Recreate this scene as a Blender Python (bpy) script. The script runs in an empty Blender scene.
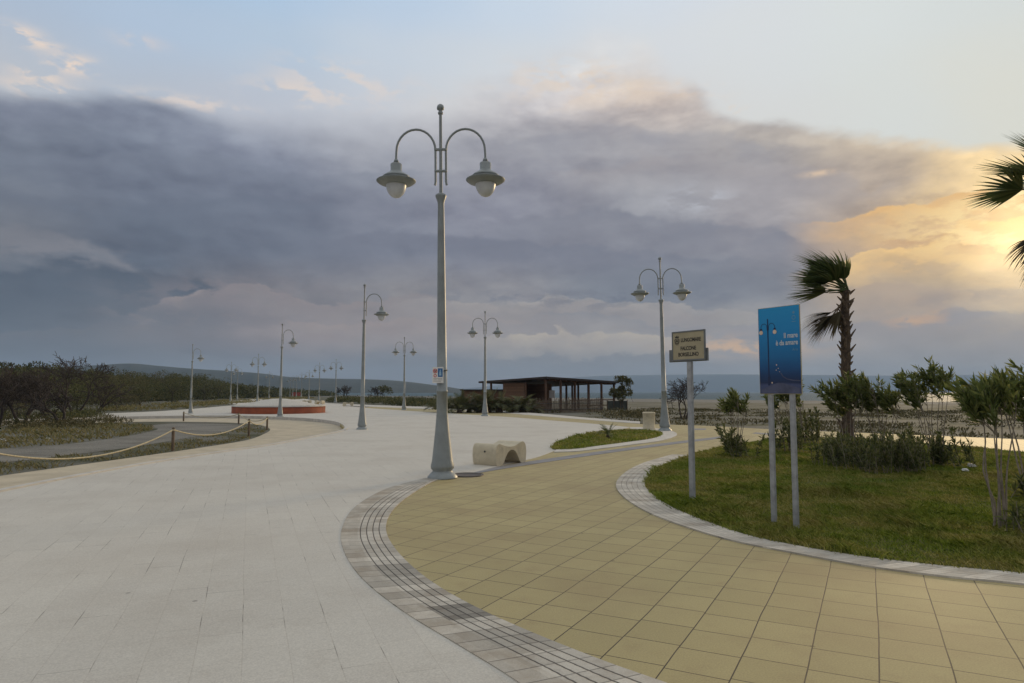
import bpy, bmesh, math, random
import numpy as np
from mathutils import Vector, Matrix, Euler
from mathutils.geometry import tessellate_polygon

R = math.radians
C = bpy.context.scene
COL = C.collection
random.seed(7)

# ------------------------------------------------------------------ camera
F, CX, CY, EYE = 683.0, 512.0, 341.5, 1.6
PITCH = math.atan(50.5 / F)
cam_d = bpy.data.cameras.new('camera')
cam = bpy.data.objects.new('camera', cam_d)
COL.objects.link(cam)
cam_d.sensor_width = 36
cam_d.lens = F / 1024 * 36
cam_d.clip_start = 0.05
cam_d.clip_end = 30000
cam.location = (0, 0, EYE)
cam.rotation_euler = (R(90) + PITCH, 0, 0)
C.camera = cam


def ray(px, py):
    dx, dy = (px - CX) / F, (CY - py) / F
    return Vector((dx, math.cos(PITCH) - dy * math.sin(PITCH), math.sin(PITCH) + dy * math.cos(PITCH)))


def G(px, py, z=0.0):
    """ground point seen at a place of the survey photograph"""
    d = ray(px, py)
    t = (z - EYE) / d.z
    return Vector((d.x * t, d.y * t, z))


def P(px, py, Y):
    d = ray(px, py)
    t = Y / d.y
    return Vector((d.x * t, Y, EYE + d.z * t))


# ------------------------------------------------------------------ tagging
def tag(o, label=None, cat=None, group=None, kind=None):
    if label: o['label'] = label
    if cat: o['category'] = cat
    if group: o['group'] = group
    if kind: o['kind'] = kind
    return o


def thing(name, label, cat, loc=(0, 0, 0), rz=0.0, group=None):
    o = bpy.data.objects.new(name, None)
    COL.objects.link(o)
    o.location = loc
    o.rotation_euler = (0, 0, rz)
    o.empty_display_size = 0.2
    return tag(o, label, cat, group)


def copy_tree(o, parent=None):
    c = o.copy()
    COL.objects.link(c)
    if parent is not None:
        c.parent = parent
    for ch in list(o.children):
        copy_tree(ch, c)
    return c


# ------------------------------------------------------------------ mesh building
class MB:
    def __init__(self):
        self.v, self.f, self.s, self.uv = [], [], [], {}

    def add(self, vs, fs, smooth=False):
        b = len(self.v)
        self.v += [tuple(p) for p in vs]
        for f in fs:
            self.f.append(tuple(i + b for i in f))
            self.s.append(smooth)
        return b

    def box(self, lo, hi, M=None):
        (a, b, c), (d, e, f) = lo, hi
        vs = [Vector(p) for p in ((a, b, c), (d, b, c), (d, e, c), (a, e, c), (a, b, f), (d, b, f), (d, e, f), (a, e, f))]
        if M is not None: vs = [M @ p for p in vs]
        self.add(vs, [(3, 2, 1, 0), (4, 5, 6, 7), (0, 1, 5, 4), (1, 2, 6, 5), (2, 3, 7, 6), (3, 0, 4, 7)])
        return self

    def bbox(self, lo, hi, bev=0.01, M=None):
        """box with bevelled edges"""
        bm = bmesh.new()
        bmesh.ops.create_cube(bm, size=1)
        for v in bm.verts:
            v.co = Vector([(lo[i] + hi[i]) / 2 + v.co[i] * (hi[i] - lo[i]) for i in range(3)])
        bmesh.ops.bevel(bm, geom=list(bm.edges), offset=bev, segments=2, profile=0.6, affect='EDGES')
        bm.verts.index_update()
        self.add([(M @ v.co if M is not None else v.co) for v in bm.verts], [[v.index for v in f.verts] for f in bm.faces])
        bm.free()
        return self

    def lathe(self, prof, n=24, axis=None, cap=True, center=(0, 0, 0)):
        cx, cy, cz = center
        vs, fs = [], []
        for (r, z) in prof:
            for k in range(n):
                a = 2 * math.pi * k / n
                vs.append((cx + r * math.cos(a), cy + r * math.sin(a), cz + z))
        for i in range(len(prof) - 1):
            for k in range(n):
                k2 = (k + 1) % n
                fs.append((i * n + k, i * n + k2, (i + 1) * n + k2, (i + 1) * n + k))
        self.add(vs, fs, True)
        if cap:
            self.add(vs[:n], [tuple(range(n - 1, -1, -1))])
            self.add(vs[-n:], [tuple(range(n))])
        return self

    def tube(self, pts, rad, n=8, cap=True):
        pts = [Vector(p) for p in pts]
        if not hasattr(rad, '__len__'): rad = [rad] * len(pts)
        vs, fs = [], []
        up = None
        for i, p in enumerate(pts):
            d = (pts[min(i + 1, len(pts) - 1)] - pts[max(i - 1, 0)])
            if d.length < 1e-9: d = Vector((0, 0, 1))
            d.normalize()
            if up is None:
                up = d.orthogonal().normalized()
            else:
                up = up - d * up.dot(d)
                up = up.normalized() if up.length > 1e-6 else d.orthogonal().normalized()
            s = d.cross(up)
            for k in range(n):
                a = 2 * math.pi * k / n
                vs.append(p + (up * math.cos(a) + s * math.sin(a)) * rad[i])
        for i in range(len(pts) - 1):
            for k in range(n):
                k2 = (k + 1) % n
                fs.append((i * n + k, i * n + k2, (i + 1) * n + k2, (i + 1) * n + k))
        self.add(vs, fs, True)
        if cap:
            self.add(vs[:n], [tuple(range(n - 1, -1, -1))])
            self.add(vs[-n:], [tuple(range(n))])
        return self

    def prism(self, outline, y0, y1, smooth=False):
        """outline in xz, extruded along y"""
        n = len(outline)
        tri = tessellate_polygon([[Vector((x, z, 0)) for x, z in outline]])
        a = [(x, y0, z) for x, z in outline]
        b = [(x, y1, z) for x, z in outline]
        self.add(a, [t for t in tri])
        self.add(b, [t[::-1] for t in tri])
        self.add(a + b, [(i, (i + 1) % n, n + (i + 1) % n, n + i) for i in range(n)], smooth)
        return self

    def obj(self, name, m, parent=None, fix=True):
        me = bpy.data.meshes.new(name)
        me.from_pydata(self.v, [], self.f)
        me.polygons.foreach_set('use_smooth', self.s)
        if fix:
            bm = bmesh.new(); bm.from_mesh(me)
            bmesh.ops.recalc_face_normals(bm, faces=bm.faces)
            bm.to_mesh(me); bm.free()
        me.materials.append(m)
        o = bpy.data.objects.new(name, me)
        COL.objects.link(o)
        if parent is not None: o.parent = parent
        return o


def np_mesh(name, V, Fc, m, parent=None, uv=None, smooth=False):
    """V (n,3); Fc (m,k) faces of k corners"""
    me = bpy.data.meshes.new(name)
    V = np.asarray(V, dtype=np.float32); Fc = np.asarray(Fc, dtype=np.int32)
    k = Fc.shape[1]
    me.vertices.add(len(V)); me.vertices.foreach_set('co', V.ravel())
    me.loops.add(Fc.size); me.loops.foreach_set('vertex_index', Fc.ravel())
    me.polygons.add(len(Fc))
    me.polygons.foreach_set('loop_start', np.arange(0, Fc.size, k, dtype=np.int32))
    me.polygons.foreach_set('loop_total', np.full(len(Fc), k, dtype=np.int32))
    if smooth: me.polygons.foreach_set('use_smooth', np.ones(len(Fc), dtype=bool))
    me.update(calc_edges=True)
    me.materials.append(m)
    o = bpy.data.objects.new(name, me)
    COL.objects.link(o)
    if parent is not None: o.parent = parent
    return o


def nrm(a):
    return a / np.maximum(np.linalg.norm(a, axis=1, keepdims=True), 1e-9)


def leaves(c, d, length, width, rng, bend=0.0):
    """diamond leaves: centres at base c, direction d; returns V,F"""
    n = len(c)
    d = nrm(d)
    r = rng.normal(size=(n, 3))
    s = nrm(np.cross(d, r))
    u = np.cross(s, d)
    L = (length * rng.uniform(0.7, 1.2, n))[:, None]
    W = (width * rng.uniform(0.7, 1.2, n))[:, None]
    mid = c + d * L * 0.45 + u * L * bend
    V = np.stack([c, mid + s * W * 0.5, c + d * L, mid - s * W * 0.5], axis=1).reshape(-1, 3)
    Fc = np.arange(n * 4).reshape(n, 4)
    return V, Fc


def merge(parts):
    V, Fc, b = [], [], 0
    for v, f in parts:
        V.append(v); Fc.append(f + b); b += len(v)
    return np.concatenate(V), np.concatenate(Fc)


def spline(pts, closed=False, step=6):
    """Catmull-Rom through 2D points"""
    pts = [Vector((p[0], p[1])) for p in pts]
    n = len(pts)
    out = []
    segs = n if closed else n - 1
    for i in range(segs):
        if closed:
            p0, p1, p2, p3 = pts[i - 1], pts[i], pts[(i + 1) % n], pts[(i + 2) % n]
        else:
            p1, p2 = pts[i], pts[i + 1]
            p0 = pts[i - 1] if i > 0 else p1 * 2 - p2
            p3 = pts[i + 2] if i + 2 < n else p2 * 2 - p1
        # centripetal parameters keep the curve free of loops
        t0 = 0.0
        t1 = t0 + max((p1 - p0).length, 1e-4) ** 0.5
        t2 = t1 + max((p2 - p1).length, 1e-4) ** 0.5
        t3 = t2 + max((p3 - p2).length, 1e-4) ** 0.5
        for k in range(step):
            t = t1 + (t2 - t1) * k / step
            a1 = p0 * ((t1 - t) / (t1 - t0)) + p1 * ((t - t0) / (t1 - t0))
            a2 = p1 * ((t2 - t) / (t2 - t1)) + p2 * ((t - t1) / (t2 - t1))
            a3 = p2 * ((t3 - t) / (t3 - t2)) + p3 * ((t - t2) / (t3 - t2))
            b1 = a1 * ((t2 - t) / (t2 - t0)) + a2 * ((t - t0) / (t2 - t0))
            b2 = a2 * ((t3 - t) / (t3 - t1)) + a3 * ((t - t1) / (t3 - t1))
            out.append(b1 * ((t2 - t) / (t2 - t1)) + b2 * ((t - t1) / (t2 - t1)))
    if not closed: out.append(pts[-1])
    return out


def gp(pix, z=0.0):
    return [G(x, y, z).to_2d() for x, y in pix]


def sheet(name, outline, z, m, skirt=0.0, label=None, cat=None, kind='structure', parent=None):
    pts = [Vector((p[0], p[1])) for p in outline]
    # drop duplicates
    q = []
    for p in pts:
        if not q or (p - q[-1]).length > 1e-4: q.append(p)
    if (q[0] - q[-1]).length < 1e-4: q.pop()
    area = sum(q[i - 1].x * q[i].y - q[i].x * q[i - 1].y for i in range(len(q)))
    if area < 0: q.reverse()
    tri = tessellate_polygon([[Vector((p.x, p.y, 0)) for p in q]])
    mb = MB()
    n = len(q)
    fs = []
    for t in tri:
        a, b, c = (q[i] for i in t)
        fs.append(t if (b - a).cross(c - a) > 0 else t[::-1])
    mb.add([(p.x, p.y, z) for p in q], fs)
    if skirt:
        mb.add([(p.x, p.y, z) for p in q] + [(p.x, p.y, z - skirt) for p in q],
               [(i, n + i, n + (i + 1) % n, (i + 1) % n) for i in range(n)])
    o = mb.obj(name, m, parent, fix=False)
    tag(o, label, cat, kind=kind)
    return o


def resample(pts, n):
    L = [0.0]
    for i in range(1, len(pts)): L.append(L[-1] + (pts[i] - pts[i - 1]).length)
    out, j = [], 0
    for k in range(n):
        t = L[-1] * k / (n - 1)
        while j < len(L) - 2 and L[j + 1] < t: j += 1
        a = (t - L[j]) / max(L[j + 1] - L[j], 1e-9)
        out.append(pts[j].lerp(pts[j + 1], min(max(a, 0), 1)))
    return out, L[-1]


def ribbon(name, outer, inner, z, m, n=90, height=0.0):
    """band between two curves, UV: u across, v metres along"""
    a, La = resample(outer, n)
    b, Lb = resample(inner, n)
    me = bpy.data.meshes.new(name)
    V, Fc, UV = [], [], []
    for i in range(n):
        V += [(a[i].x, a[i].y, z), (b[i].x, b[i].y, z)]
    Lm = (La + Lb) / 2
    for i in range(n - 1):
        f = (2 * i, 2 * i + 1, 2 * i + 3, 2 * i + 2)
        v0, v1 = Lm * i / (n - 1), Lm * (i + 1) / (n - 1)
        uv = [(0, v0), (1, v0), (1, v1), (0, v1)]
        p = [Vector(V[k]) for k in f]
        if (p[1] - p[0]).cross(p[2] - p[0]).z < 0:
            f = f[::-1]; uv = uv[::-1]
        Fc.append(f); UV.append(uv)
    nv = len(V)
    if height:
        for i in range(n):
            V += [(a[i].x, a[i].y, z - height), (b[i].x, b[i].y, z - height)]
        for i in range(n - 1):
            for o_ in (0, 1):
                Fc.append((2 * i + o_, 2 * i + 2 + o_, nv + 2 * i + 2 + o_, nv + 2 * i + o_))
                UV.append([(o_, Lm * i / (n - 1))] * 4)
    me.from_pydata(V, [], Fc)
    ul = me.uv_layers.new(name='UVMap')
    k = 0
    for uv in UV:
        for c in uv:
            ul.data[k].uv = c; k += 1
    me.materials.append(m)
    o = bpy.data.objects.new(name, me)
    COL.objects.link(o)
    tag(o, kind='structure')
    return o


# ------------------------------------------------------------------ materials
def lin(c):
    return tuple(((x / 255) / 12.92 if x / 255 <= 0.04045 else ((x / 255 + 0.055) / 1.055) ** 2.4) for x in c)


class NT:
    """small node helper"""
    def __init__(self, tree):
        self.t = tree; self.n = tree.nodes; self.l = tree.links

    def new(self, typ, **kw):
        nd = self.n.new(typ)
        for k, v in kw.items(): setattr(nd, k, v)
        return nd

    def link(self, a, b): self.l.new(a, b)

    def put(self, sock, val):
        if hasattr(val, 'is_output') or isinstance(val, bpy.types.NodeSocket): self.l.new(val, sock)
        else: sock.default_value = val

    def m(self, op, a, b=0.0, c=0.0, clamp=False):
        nd = self.new('ShaderNodeMath', operation=op, use_clamp=clamp)
        self.put(nd.inputs[0], a); self.put(nd.inputs[1], b)
        if op in ('MULTIPLY_ADD', 'WRAP', 'COMPARE', 'SMOOTH_MIN'): self.put(nd.inputs[2], c)
        return nd.outputs[0]

    def smooth(self, x, a, b, lo=0.0, hi=1.0):
        nd = self.new('ShaderNodeMapRange', interpolation_type='SMOOTHSTEP')
        for i, v in enumerate((x, a, b, lo, hi)): self.put(nd.inputs[i], v)
        return nd.outputs[0]

    def mix(self, f, a, b, blend='MIX'):
        nd = self.new('ShaderNodeMix', data_type='RGBA', blend_type=blend)
        self.put(nd.inputs[0], f)
        self.put(nd.inputs[6], a if not isinstance(a, tuple) else (*a[:3], 1))
        self.put(nd.inputs[7], b if not isinstance(b, tuple) else (*b[:3], 1))
        return nd.outputs[2]

    def vm(self, op, a, b=None, scale=None):
        nd = self.new('ShaderNodeVectorMath', operation=op)
        self.put(nd.inputs[0], a)
        if b is not None: self.put(nd.inputs[1], b)
        if scale is not None: self.put(nd.inputs[3], scale)
        return nd.outputs[0]

    def noise(self, vec, scale, detail=4, rough=0.55, dist=0.0, out=0):
        nd = self.new('ShaderNodeTexNoise')
        if vec is not None: self.link(vec, nd.inputs['Vector'])
        nd.inputs['Scale'].default_value = scale
        nd.inputs['Detail'].default_value = detail
        nd.inputs['Roughness'].default_value = rough
        nd.inputs['Distortion'].default_value = dist
        return nd.outputs[out]

    def ramp(self, fac, stops, interp='LINEAR'):
        nd = self.new('ShaderNodeValToRGB')
        cr = nd.color_ramp
        cr.interpolation = interp
        while len(cr.elements) < len(stops): cr.elements.new(0.5)
        for e, (p, c) in zip(cr.elements, stops):
            e.position = p
            e.color = (*c[:3], 1) if hasattr(c, '__len__') else (c, c, c, 1)
        self.put(nd.inputs[0], fac)
        return nd.outputs[0]


def material(name):
    m = bpy.data.materials.new(name)
    m.use_nodes = True
    t = NT(m.node_tree)
    b = m.node_tree.nodes['Principled BSDF']
    return m, t, b


def simple(name, col, rough=0.6, var=0.15, scale=6.0, bump=0.0, bscale=60.0, metal=0.0, spec=0.5, dirt=None, coords='Object'):
    m, t, b = material(name)
    tc = t.new('ShaderNodeTexCoord')
    n = t.noise(tc.outputs[coords], scale, 5, 0.6)
    f = t.smooth(n, 0.3, 0.7)
    lo = tuple(c * (1 - var) for c in col); hi = tuple(min(c * (1 + var), 1) for c in col)
    colr = t.mix(f, lo, hi)
    if dirt:
        n2 = t.noise(tc.outputs[coords], dirt[1], 6, 0.7)
        colr = t.mix(t.m('MULTIPLY', t.smooth(n2, 0.52, 0.75), dirt[2]), colr, dirt[0])
    t.link(colr, b.inputs['Base Color'])
    b.inputs['Roughness'].default_value = rough
    b.inputs['Metallic'].default_value = metal
    b.inputs['Specular IOR Level'].default_value = spec
    if bump:
        bn = t.new('ShaderNodeBump')
        bn.inputs['Strength'].default_value = bump
        bn.inputs['Distance'].default_value = 0.01
        t.link(t.noise(tc.outputs[coords], bscale, 4, 0.6), bn.inputs['Height'])
        t.link(bn.outputs[0], b.inputs['Normal'])
    return m


def foliage(name, cols, rough=0.6, trans=0.25, patch=0.0):
    """leaf material: each leaf (mesh island) takes its own tone"""
    m, t, b = material(name)
    g = t.new('ShaderNodeNewGeometry')
    k = len(cols)
    c = t.ramp(g.outputs['Random Per Island'], [(i / (k - 1), col) for i, col in enumerate(cols)])
    if patch:
        tc = t.new('ShaderNodeTexCoord')
        n = t.noise(tc.outputs['Object'], patch, 3, 0.5)
        c = t.mix(t.smooth(n, 0.35, 0.65), c, t.mix(1.0, c, (0.55, 0.6, 0.5), 'MULTIPLY'))
    t.link(c, b.inputs['Base Color'])
    b.inputs['Roughness'].default_value = rough
    b.inputs['Specular IOR Level'].default_value = 0.3
    if trans:
        tr = t.new('ShaderNodeBsdfTranslucent')
        t.link(c, tr.inputs[0])
        mx = t.new('ShaderNodeMixShader')
        mx.inputs[0].default_value = trans
        t.link(b.outputs[0], mx.inputs[1]); t.link(tr.outputs[0], mx.inputs[2])
        t.link(mx.outputs[0], m.node_tree.nodes['Material Output'].inputs[0])
    return m


def tile_mat(name, angle, bw, bh, c1, c2, mortar, msize, offset, stain, stain_amt, rough=0.75, bump=0.3, joint=0.0):
    m, t, b = material(name)
    tc = t.new('ShaderNodeTexCoord')
    mp = t.new('ShaderNodeMapping')
    mp.inputs['Rotation'].default_value = (0, 0, R(-angle))
    t.link(tc.outputs['Object'], mp.inputs[0])
    wob = t.noise(tc.outputs['Object'], 0.9, 2, 0.5, out=1)
    v = t.vm('ADD', mp.outputs[0], t.vm('SCALE', t.vm('SUBTRACT', wob, (0.5, 0.5, 0.5)), scale=0.03))
    br = t.new('ShaderNodeTexBrick')
    br.offset = offset; br.squash = 1.0
    t.link(v, br.inputs['Vector'])
    br.inputs['Color1'].default_value = (*c1, 1)
    br.inputs['Color2'].default_value = (*c2, 1)
    br.inputs['Mortar'].default_value = (*mortar, 1)
    br.inputs['Scale'].default_value = 1.0
    br.inputs['Mortar Size'].default_value = msize
    br.inputs['Mortar Smooth'].default_value = 0.3
    br.inputs['Bias'].default_value = 0.0
    br.inputs['Brick Width'].default_value = bw
    br.inputs['Row Height'].default_value = bh
    o = tc.outputs['Object']
    n1 = t.noise(o, 0.5, 5, 0.6)
    n2 = t.noise(o, 3.2, 6, 0.65)
    n3 = t.noise(o, 90, 3, 0.6)
    c = t.mix(t.m('MULTIPLY', t.smooth(n1, 0.42, 0.72), stain_amt), br.outputs[0], stain)
    c = t.mix(t.m('MULTIPLY', t.smooth(n2, 0.5, 0.8), stain_amt * 0.8), c, stain)
    g = t.smooth(n3, 0.25, 0.75, 0.86, 1.12)
    gr = t.new('ShaderNodeCombineColor')
    for i in range(3): t.link(g, gr.inputs[i])
    c = t.mix(1.0, c, gr.outputs[0], 'MULTIPLY')
    if joint:
        jm = t.m('MULTIPLY', br.outputs['Fac'], t.smooth(t.noise(o, 1.3, 3, 0.6), 0.52, 0.62, 0.0, joint))
        c = t.mix(jm, c, tuple(x * 0.28 for x in stain))
    # grime dots
    vo = t.new('ShaderNodeTexVoronoi'); vo.inputs['Scale'].default_value = 1.4
    t.link(o, vo.inputs['Vector'])
    dots = t.smooth(vo.outputs['Distance'], 0.02, 0.035, 0.55, 0.0)
    c = t.mix(dots, c, tuple(x * 0.3 for x in stain))
    t.link(c, b.inputs['Base Color'])
    b.inputs['Roughness'].default_value = rough
    b.inputs['Specular IOR Level'].default_value = 0.35
    bn = t.new('ShaderNodeBump')
    bn.inputs['Strength'].default_value = bump
    bn.inputs['Distance'].default_value = 0.004
    h = t.m('SUBTRACT', t.m('MULTIPLY', n3, 0.35), br.outputs['Fac'])
    t.link(h, bn.inputs['Height'])
    t.link(bn.outputs[0], b.inputs['Normal'])
    return m


def band_mat(name, base, grooves, dark_at=(), block=0.18, lo=0.0, gk=0.85, vfade=None, gw=0.020):
    """stone band: lengthwise grooves (u) and blocks (v)"""
    m, t, b = material(name)
    tc = t.new('ShaderNodeTexCoord')
    sp = t.new('ShaderNodeSeparateXYZ')
    t.link(tc.outputs['UV'], sp.inputs[0])
    u, v = sp.outputs[0], sp.outputs[1]
    o = tc.outputs['Object']
    u = t.m('ADD', u, t.m('MULTIPLY', t.m('SUBTRACT', t.noise(o, 1.5, 2), 0.5), 0.02))
    # block tone
    bi = t.m('FLOOR', t.m('DIVIDE', v, block))
    wn = t.new('ShaderNodeTexWhiteNoise', noise_dimensions='1D')
    t.link(bi, wn.inputs['W'])
    tone = t.smooth(wn.outputs[0], 0, 1, 0.78, 1.1)
    rowi = t.m('FLOOR', t.m('MULTIPLY', u, 7.0))
    wn2 = t.new('ShaderNodeTexWhiteNoise', noise_dimensions='2D')
    cv = t.new('ShaderNodeCombineXYZ')
    t.link(bi, cv.inputs[0]); t.link(rowi, cv.inputs[1])
    t.link(cv.outputs[0], wn2.inputs['Vector'])
    tone = t.m('MULTIPLY', tone, t.smooth(wn2.outputs[0], 0, 1, 0.9, 1.08))
    n1 = t.noise(o, 2.2, 6, 0.65); n2 = t.noise(o, 14, 6, 0.7); n3 = t.noise(o, 120, 3, 0.6)
    tone = t.m('MULTIPLY', tone, t.smooth(n3, 0.2, 0.8, 0.85, 1.1))
    for (a, bb, k) in dark_at:
        inside = t.m('MULTIPLY', t.m('GREATER_THAN', v, a), t.m('LESS_THAN', v, bb))
        inside = t.m('MULTIPLY', inside, t.m('GREATER_THAN', u, lo))
        tone = t.m('MULTIPLY', tone, t.m('SUBTRACT', 1.0, t.m('MULTIPLY', inside, k)))
    cc = t.new('ShaderNodeCombineColor')
    for i in range(3): t.link(tone, cc.inputs[i])
    c = t.mix(1.0, base, cc.outputs[0], 'MULTIPLY')
    c = t.mix(t.m('MULTIPLY', t.smooth(n1, 0.45, 0.75), 0.5), c, (0.23, 0.17, 0.11))
    c = t.mix(t.m('MULTIPLY', t.smooth(n2, 0.55, 0.75), 0.45), c, (0.16, 0.14, 0.12))
    if lo:
        c = t.mix(t.m('MULTIPLY', t.m('LESS_THAN', u, lo), t.smooth(n1, 0.35, 0.6, 0.1, 0.4)), c, (0.27, 0.215, 0.15))
    # grooves
    g = None
    for gu in grooves:
        d = t.m('ABSOLUTE', t.m('SUBTRACT', u, gu))
        k = t.smooth(d, 0.005, gw, 1.0, 0.0)
        g = k if g is None else t.m('MAXIMUM', g, k)
    if vfade: g = t.m('MULTIPLY', g, t.smooth(v, vfade[0], vfade[1], 0.0, 1.0))
    jv = t.m('ABSOLUTE', t.m('SUBTRACT', t.m('FRACT', t.m('DIVIDE', v, block)), 0.5))
    jk = t.m('MULTIPLY', t.smooth(jv, 0.462, 0.490), 0.7)
    g = t.m('MAXIMUM', g, jk)
    c = t.mix(t.m('MULTIPLY', g, gk), c, (0.035, 0.032, 0.03))
    t.link(c, b.inputs['Base Color'])
    b.inputs['Roughness'].default_value = 0.8
    b.inputs['Specular IOR Level'].default_value = 0.3
    bn = t.new('ShaderNodeBump')
    bn.inputs['Strength'].default_value = 0.6
    bn.inputs['Distance'].default_value = 0.008
    t.link(t.m('SUBTRACT', t.m('MULTIPLY', n2, 0.4), g), bn.inputs['Height'])
    t.link(bn.outputs[0], b.inputs['Normal'])
    return m


# ------------------------------------------------------------------ sky
SUN_AZ, SUN_EL = R(37.5), R(9.5)


def dirof(px, py):
    d = ray(px, py).normalized()
    return math.degrees(math.atan2(d.x, d.y)), math.degrees(math.asin(d.z))


def build_world():
    w = bpy.data.worlds.new('World')
    C.world = w
    w.use_nodes = True
    t = NT(w.node_tree)
    bg = w.node_tree.nodes['Background']
    tc = t.new('ShaderNodeTexCoord')
    d = tc.outputs['Generated']
    sp = t.new('ShaderNodeSeparateXYZ'); t.link(d, sp.inputs[0])
    x, y, z = sp.outputs
    az0 = t.m('MULTIPLY', t.m('ARCTAN2', x, y), 180 / math.pi)
    el0 = t.m('MULTIPLY', t.m('ARCSINE', z), 180 / math.pi)
    # cloud coordinates: stretched flat
    sv = t.vm('MULTIPLY', d, (1.0, 1.0, 2.2))
    wn = t.noise(sv, 3.2, 5, 0.52, out=1)
    wx = t.new('ShaderNodeSeparateXYZ'); t.link(wn, wx.inputs[0])
    az = t.m('ADD', az0, t.m('MULTIPLY', t.m('SUBTRACT', wx.outputs[0], 0.5), 11.0))
    wamp = t.smooth(el0, 0.0, 9.0, 1.2, 5.5)
    el = t.m('ADD', el0, t.m('MULTIPLY', t.m('SUBTRACT', wx.outputs[1], 0.5), wamp))
    NEU = (150, 148, 152)

    def row(py, cols, mid=None, xs=(0, 128, 256, 384, 512, 640, 768, 896, 1024)):
        st = [(-180, mid or NEU), (-75, mid or NEU)]
        for X, c in zip(xs, cols): st.append((dirof(X, py)[0], c))
        st += [(50, tuple((a + b) / 2 for a, b in zip(cols[-1], mid or NEU))), (75, mid or NEU), (180, mid or NEU)]
        f = t.m('ADD', t.m('DIVIDE', az, 360.0), 0.5)
        return t.ramp(f, [((a + 180) / 360, lin(c)) for a, c in st], 'B_SPLINE' if False else 'EASE')

    def grid(rows):
        c = None; pe = None
        for py, cols, mid in rows:
            r = row(py, cols, mid)
            e = dirof(512, py)[1]
            if c is None: c = r
            else: c = t.mix(t.smooth(el, pe, e), c, r)
            pe = e
        return c

    cloud = grid([
        (391, [(78, 85, 96), (84, 90, 100), (96, 99, 108), (106, 109, 118), (124, 127, 134), (138, 140, 144), (150, 150, 150), (156, 154, 150), (164, 158, 150)], None),
        (366, [(78, 85, 96), (88, 92, 101), (98, 99, 108), (106, 108, 116), (122, 124, 131), (138, 139, 142), (152, 151, 150), (156, 154, 151), (168, 160, 150)], None),
        (335, [(78, 86, 98), (92, 95, 103), (126, 117, 119), (140, 131, 130), (150, 144, 142), (160, 154, 150), (168, 160, 152), (158, 152, 149), (184, 168, 146)], None),
        (300, [(72, 82, 96), (72, 82, 97), (116, 112, 116), (130, 126, 128), (138, 135, 138), (116, 121, 131), (130, 131, 138), (168, 154, 138), (208, 178, 140)], None),
        (255, [(110, 113, 121), (86, 94, 109), (98, 104, 119), (112, 116, 130), (118, 120, 133), (127, 128, 138), (146, 142, 147), (196, 168, 134), (246, 208, 150)], None),
        (205, [(106, 113, 127), (103, 110, 126), (108, 114, 130), (120, 123, 137), (128, 129, 142), (152, 153, 160), (156, 151, 154), (180, 164, 148), (248, 216, 160)], None),
        (155, [(122, 128, 144), (124, 131, 147), (132, 138, 154), (144, 147, 158), (155, 154, 160), (161, 157, 159), (172, 164, 158), (200, 184, 162), (224, 206, 172)], None),
        (110, [(134, 142, 158), (136, 144, 160), (150, 157, 172), (182, 186, 196), (198, 194, 196), (210, 197, 187), (202, 196, 191), (206, 200, 188), (214, 208, 192)], None),
        (65, [(150, 160, 178), (152, 162, 180), (160, 170, 188), (196, 203, 213), (208, 207, 209), (218, 208, 198), (213, 211, 209), (215, 215, 211), (218, 217, 210)], None),
    ])
    clear = grid([
        (150, [(185, 190, 198), (180, 188, 200), (186, 190, 200), (198, 200, 206), (208, 206, 204), (212, 210, 208), (214, 215, 213), (215, 218, 214), (218, 218, 208)], (190, 190, 195)),
        (60, [(170, 186, 206), (174, 192, 213), (179, 196, 214), (194, 205, 217), (206, 212, 218), (212, 216, 220), (214, 218, 220), (215, 220, 219), (212, 217, 215)], (185, 190, 200)),
        (0, [(158, 182, 208), (163, 188, 214), (170, 194, 219), (184, 202, 222), (198, 211, 225), (207, 216, 226), (211, 217, 224), (213, 218, 221), (203, 211, 213)], (185, 195, 208)),
    ])
    # texture of the cloud sheet, lit from the sun's side
    det = t.noise(sv, 8.5, 8, 0.56, 0.1)
    sun_t = Vector((math.sin(SUN_AZ) * 0.04, math.cos(SUN_AZ) * 0.04, 0.02))
    det2 = t.noise(t.vm('ADD', sv, (0.012, 0.006, 0.024)), 8.5, 8, 0.56, 0.1)
    puff = t.smooth(t.noise(t.vm('MULTIPLY', d, (1.0, 1.0, 2.8)), 6.0, 9, 0.55, 0.1), 0.44, 0.57)
    puff2 = t.smooth(t.noise(t.vm('MULTIPLY', d, (1.0, 1.0, 2.0)), 13.0, 8, 0.55, 0.0), 0.42, 0.60)
    relief = t.m('SUBTRACT', det, det2)
    big = t.noise(t.vm('MULTIPLY', d, (1, 1, 4.0)), 2.1, 5, 0.5, 0.4)
    gain = t.m('ADD', 1.0, t.m('MULTIPLY', relief, 1.1))
    gain = t.m('ADD', gain, t.m('MULTIPLY', t.m('SUBTRACT', big, 0.5), 0.30))
    gain = t.m('ADD', gain, t.m('MULTIPLY', t.m('SUBTRACT', det, 0.5), 0.12))
    gain = t.m('ADD', gain, t.m('MULTIPLY', t.m('SUBTRACT', puff, 0.5), 0.09))
    gain = t.m('ADD', gain, t.m('MULTIPLY', t.m('SUBTRACT', puff2, 0.5), 0.08))
    gc = t.new('ShaderNodeCombineColor')
    t.link(gain, gc.inputs[0]); t.link(gain, gc.inputs[1]); t.link(t.m('POWER', gain, 0.85), gc.inputs[2])
    cloud = t.mix(1.0, cloud, gc.outputs[0], 'MULTIPLY')
    cloud = t.vm('SCALE', cloud, scale=1.06)

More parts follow.
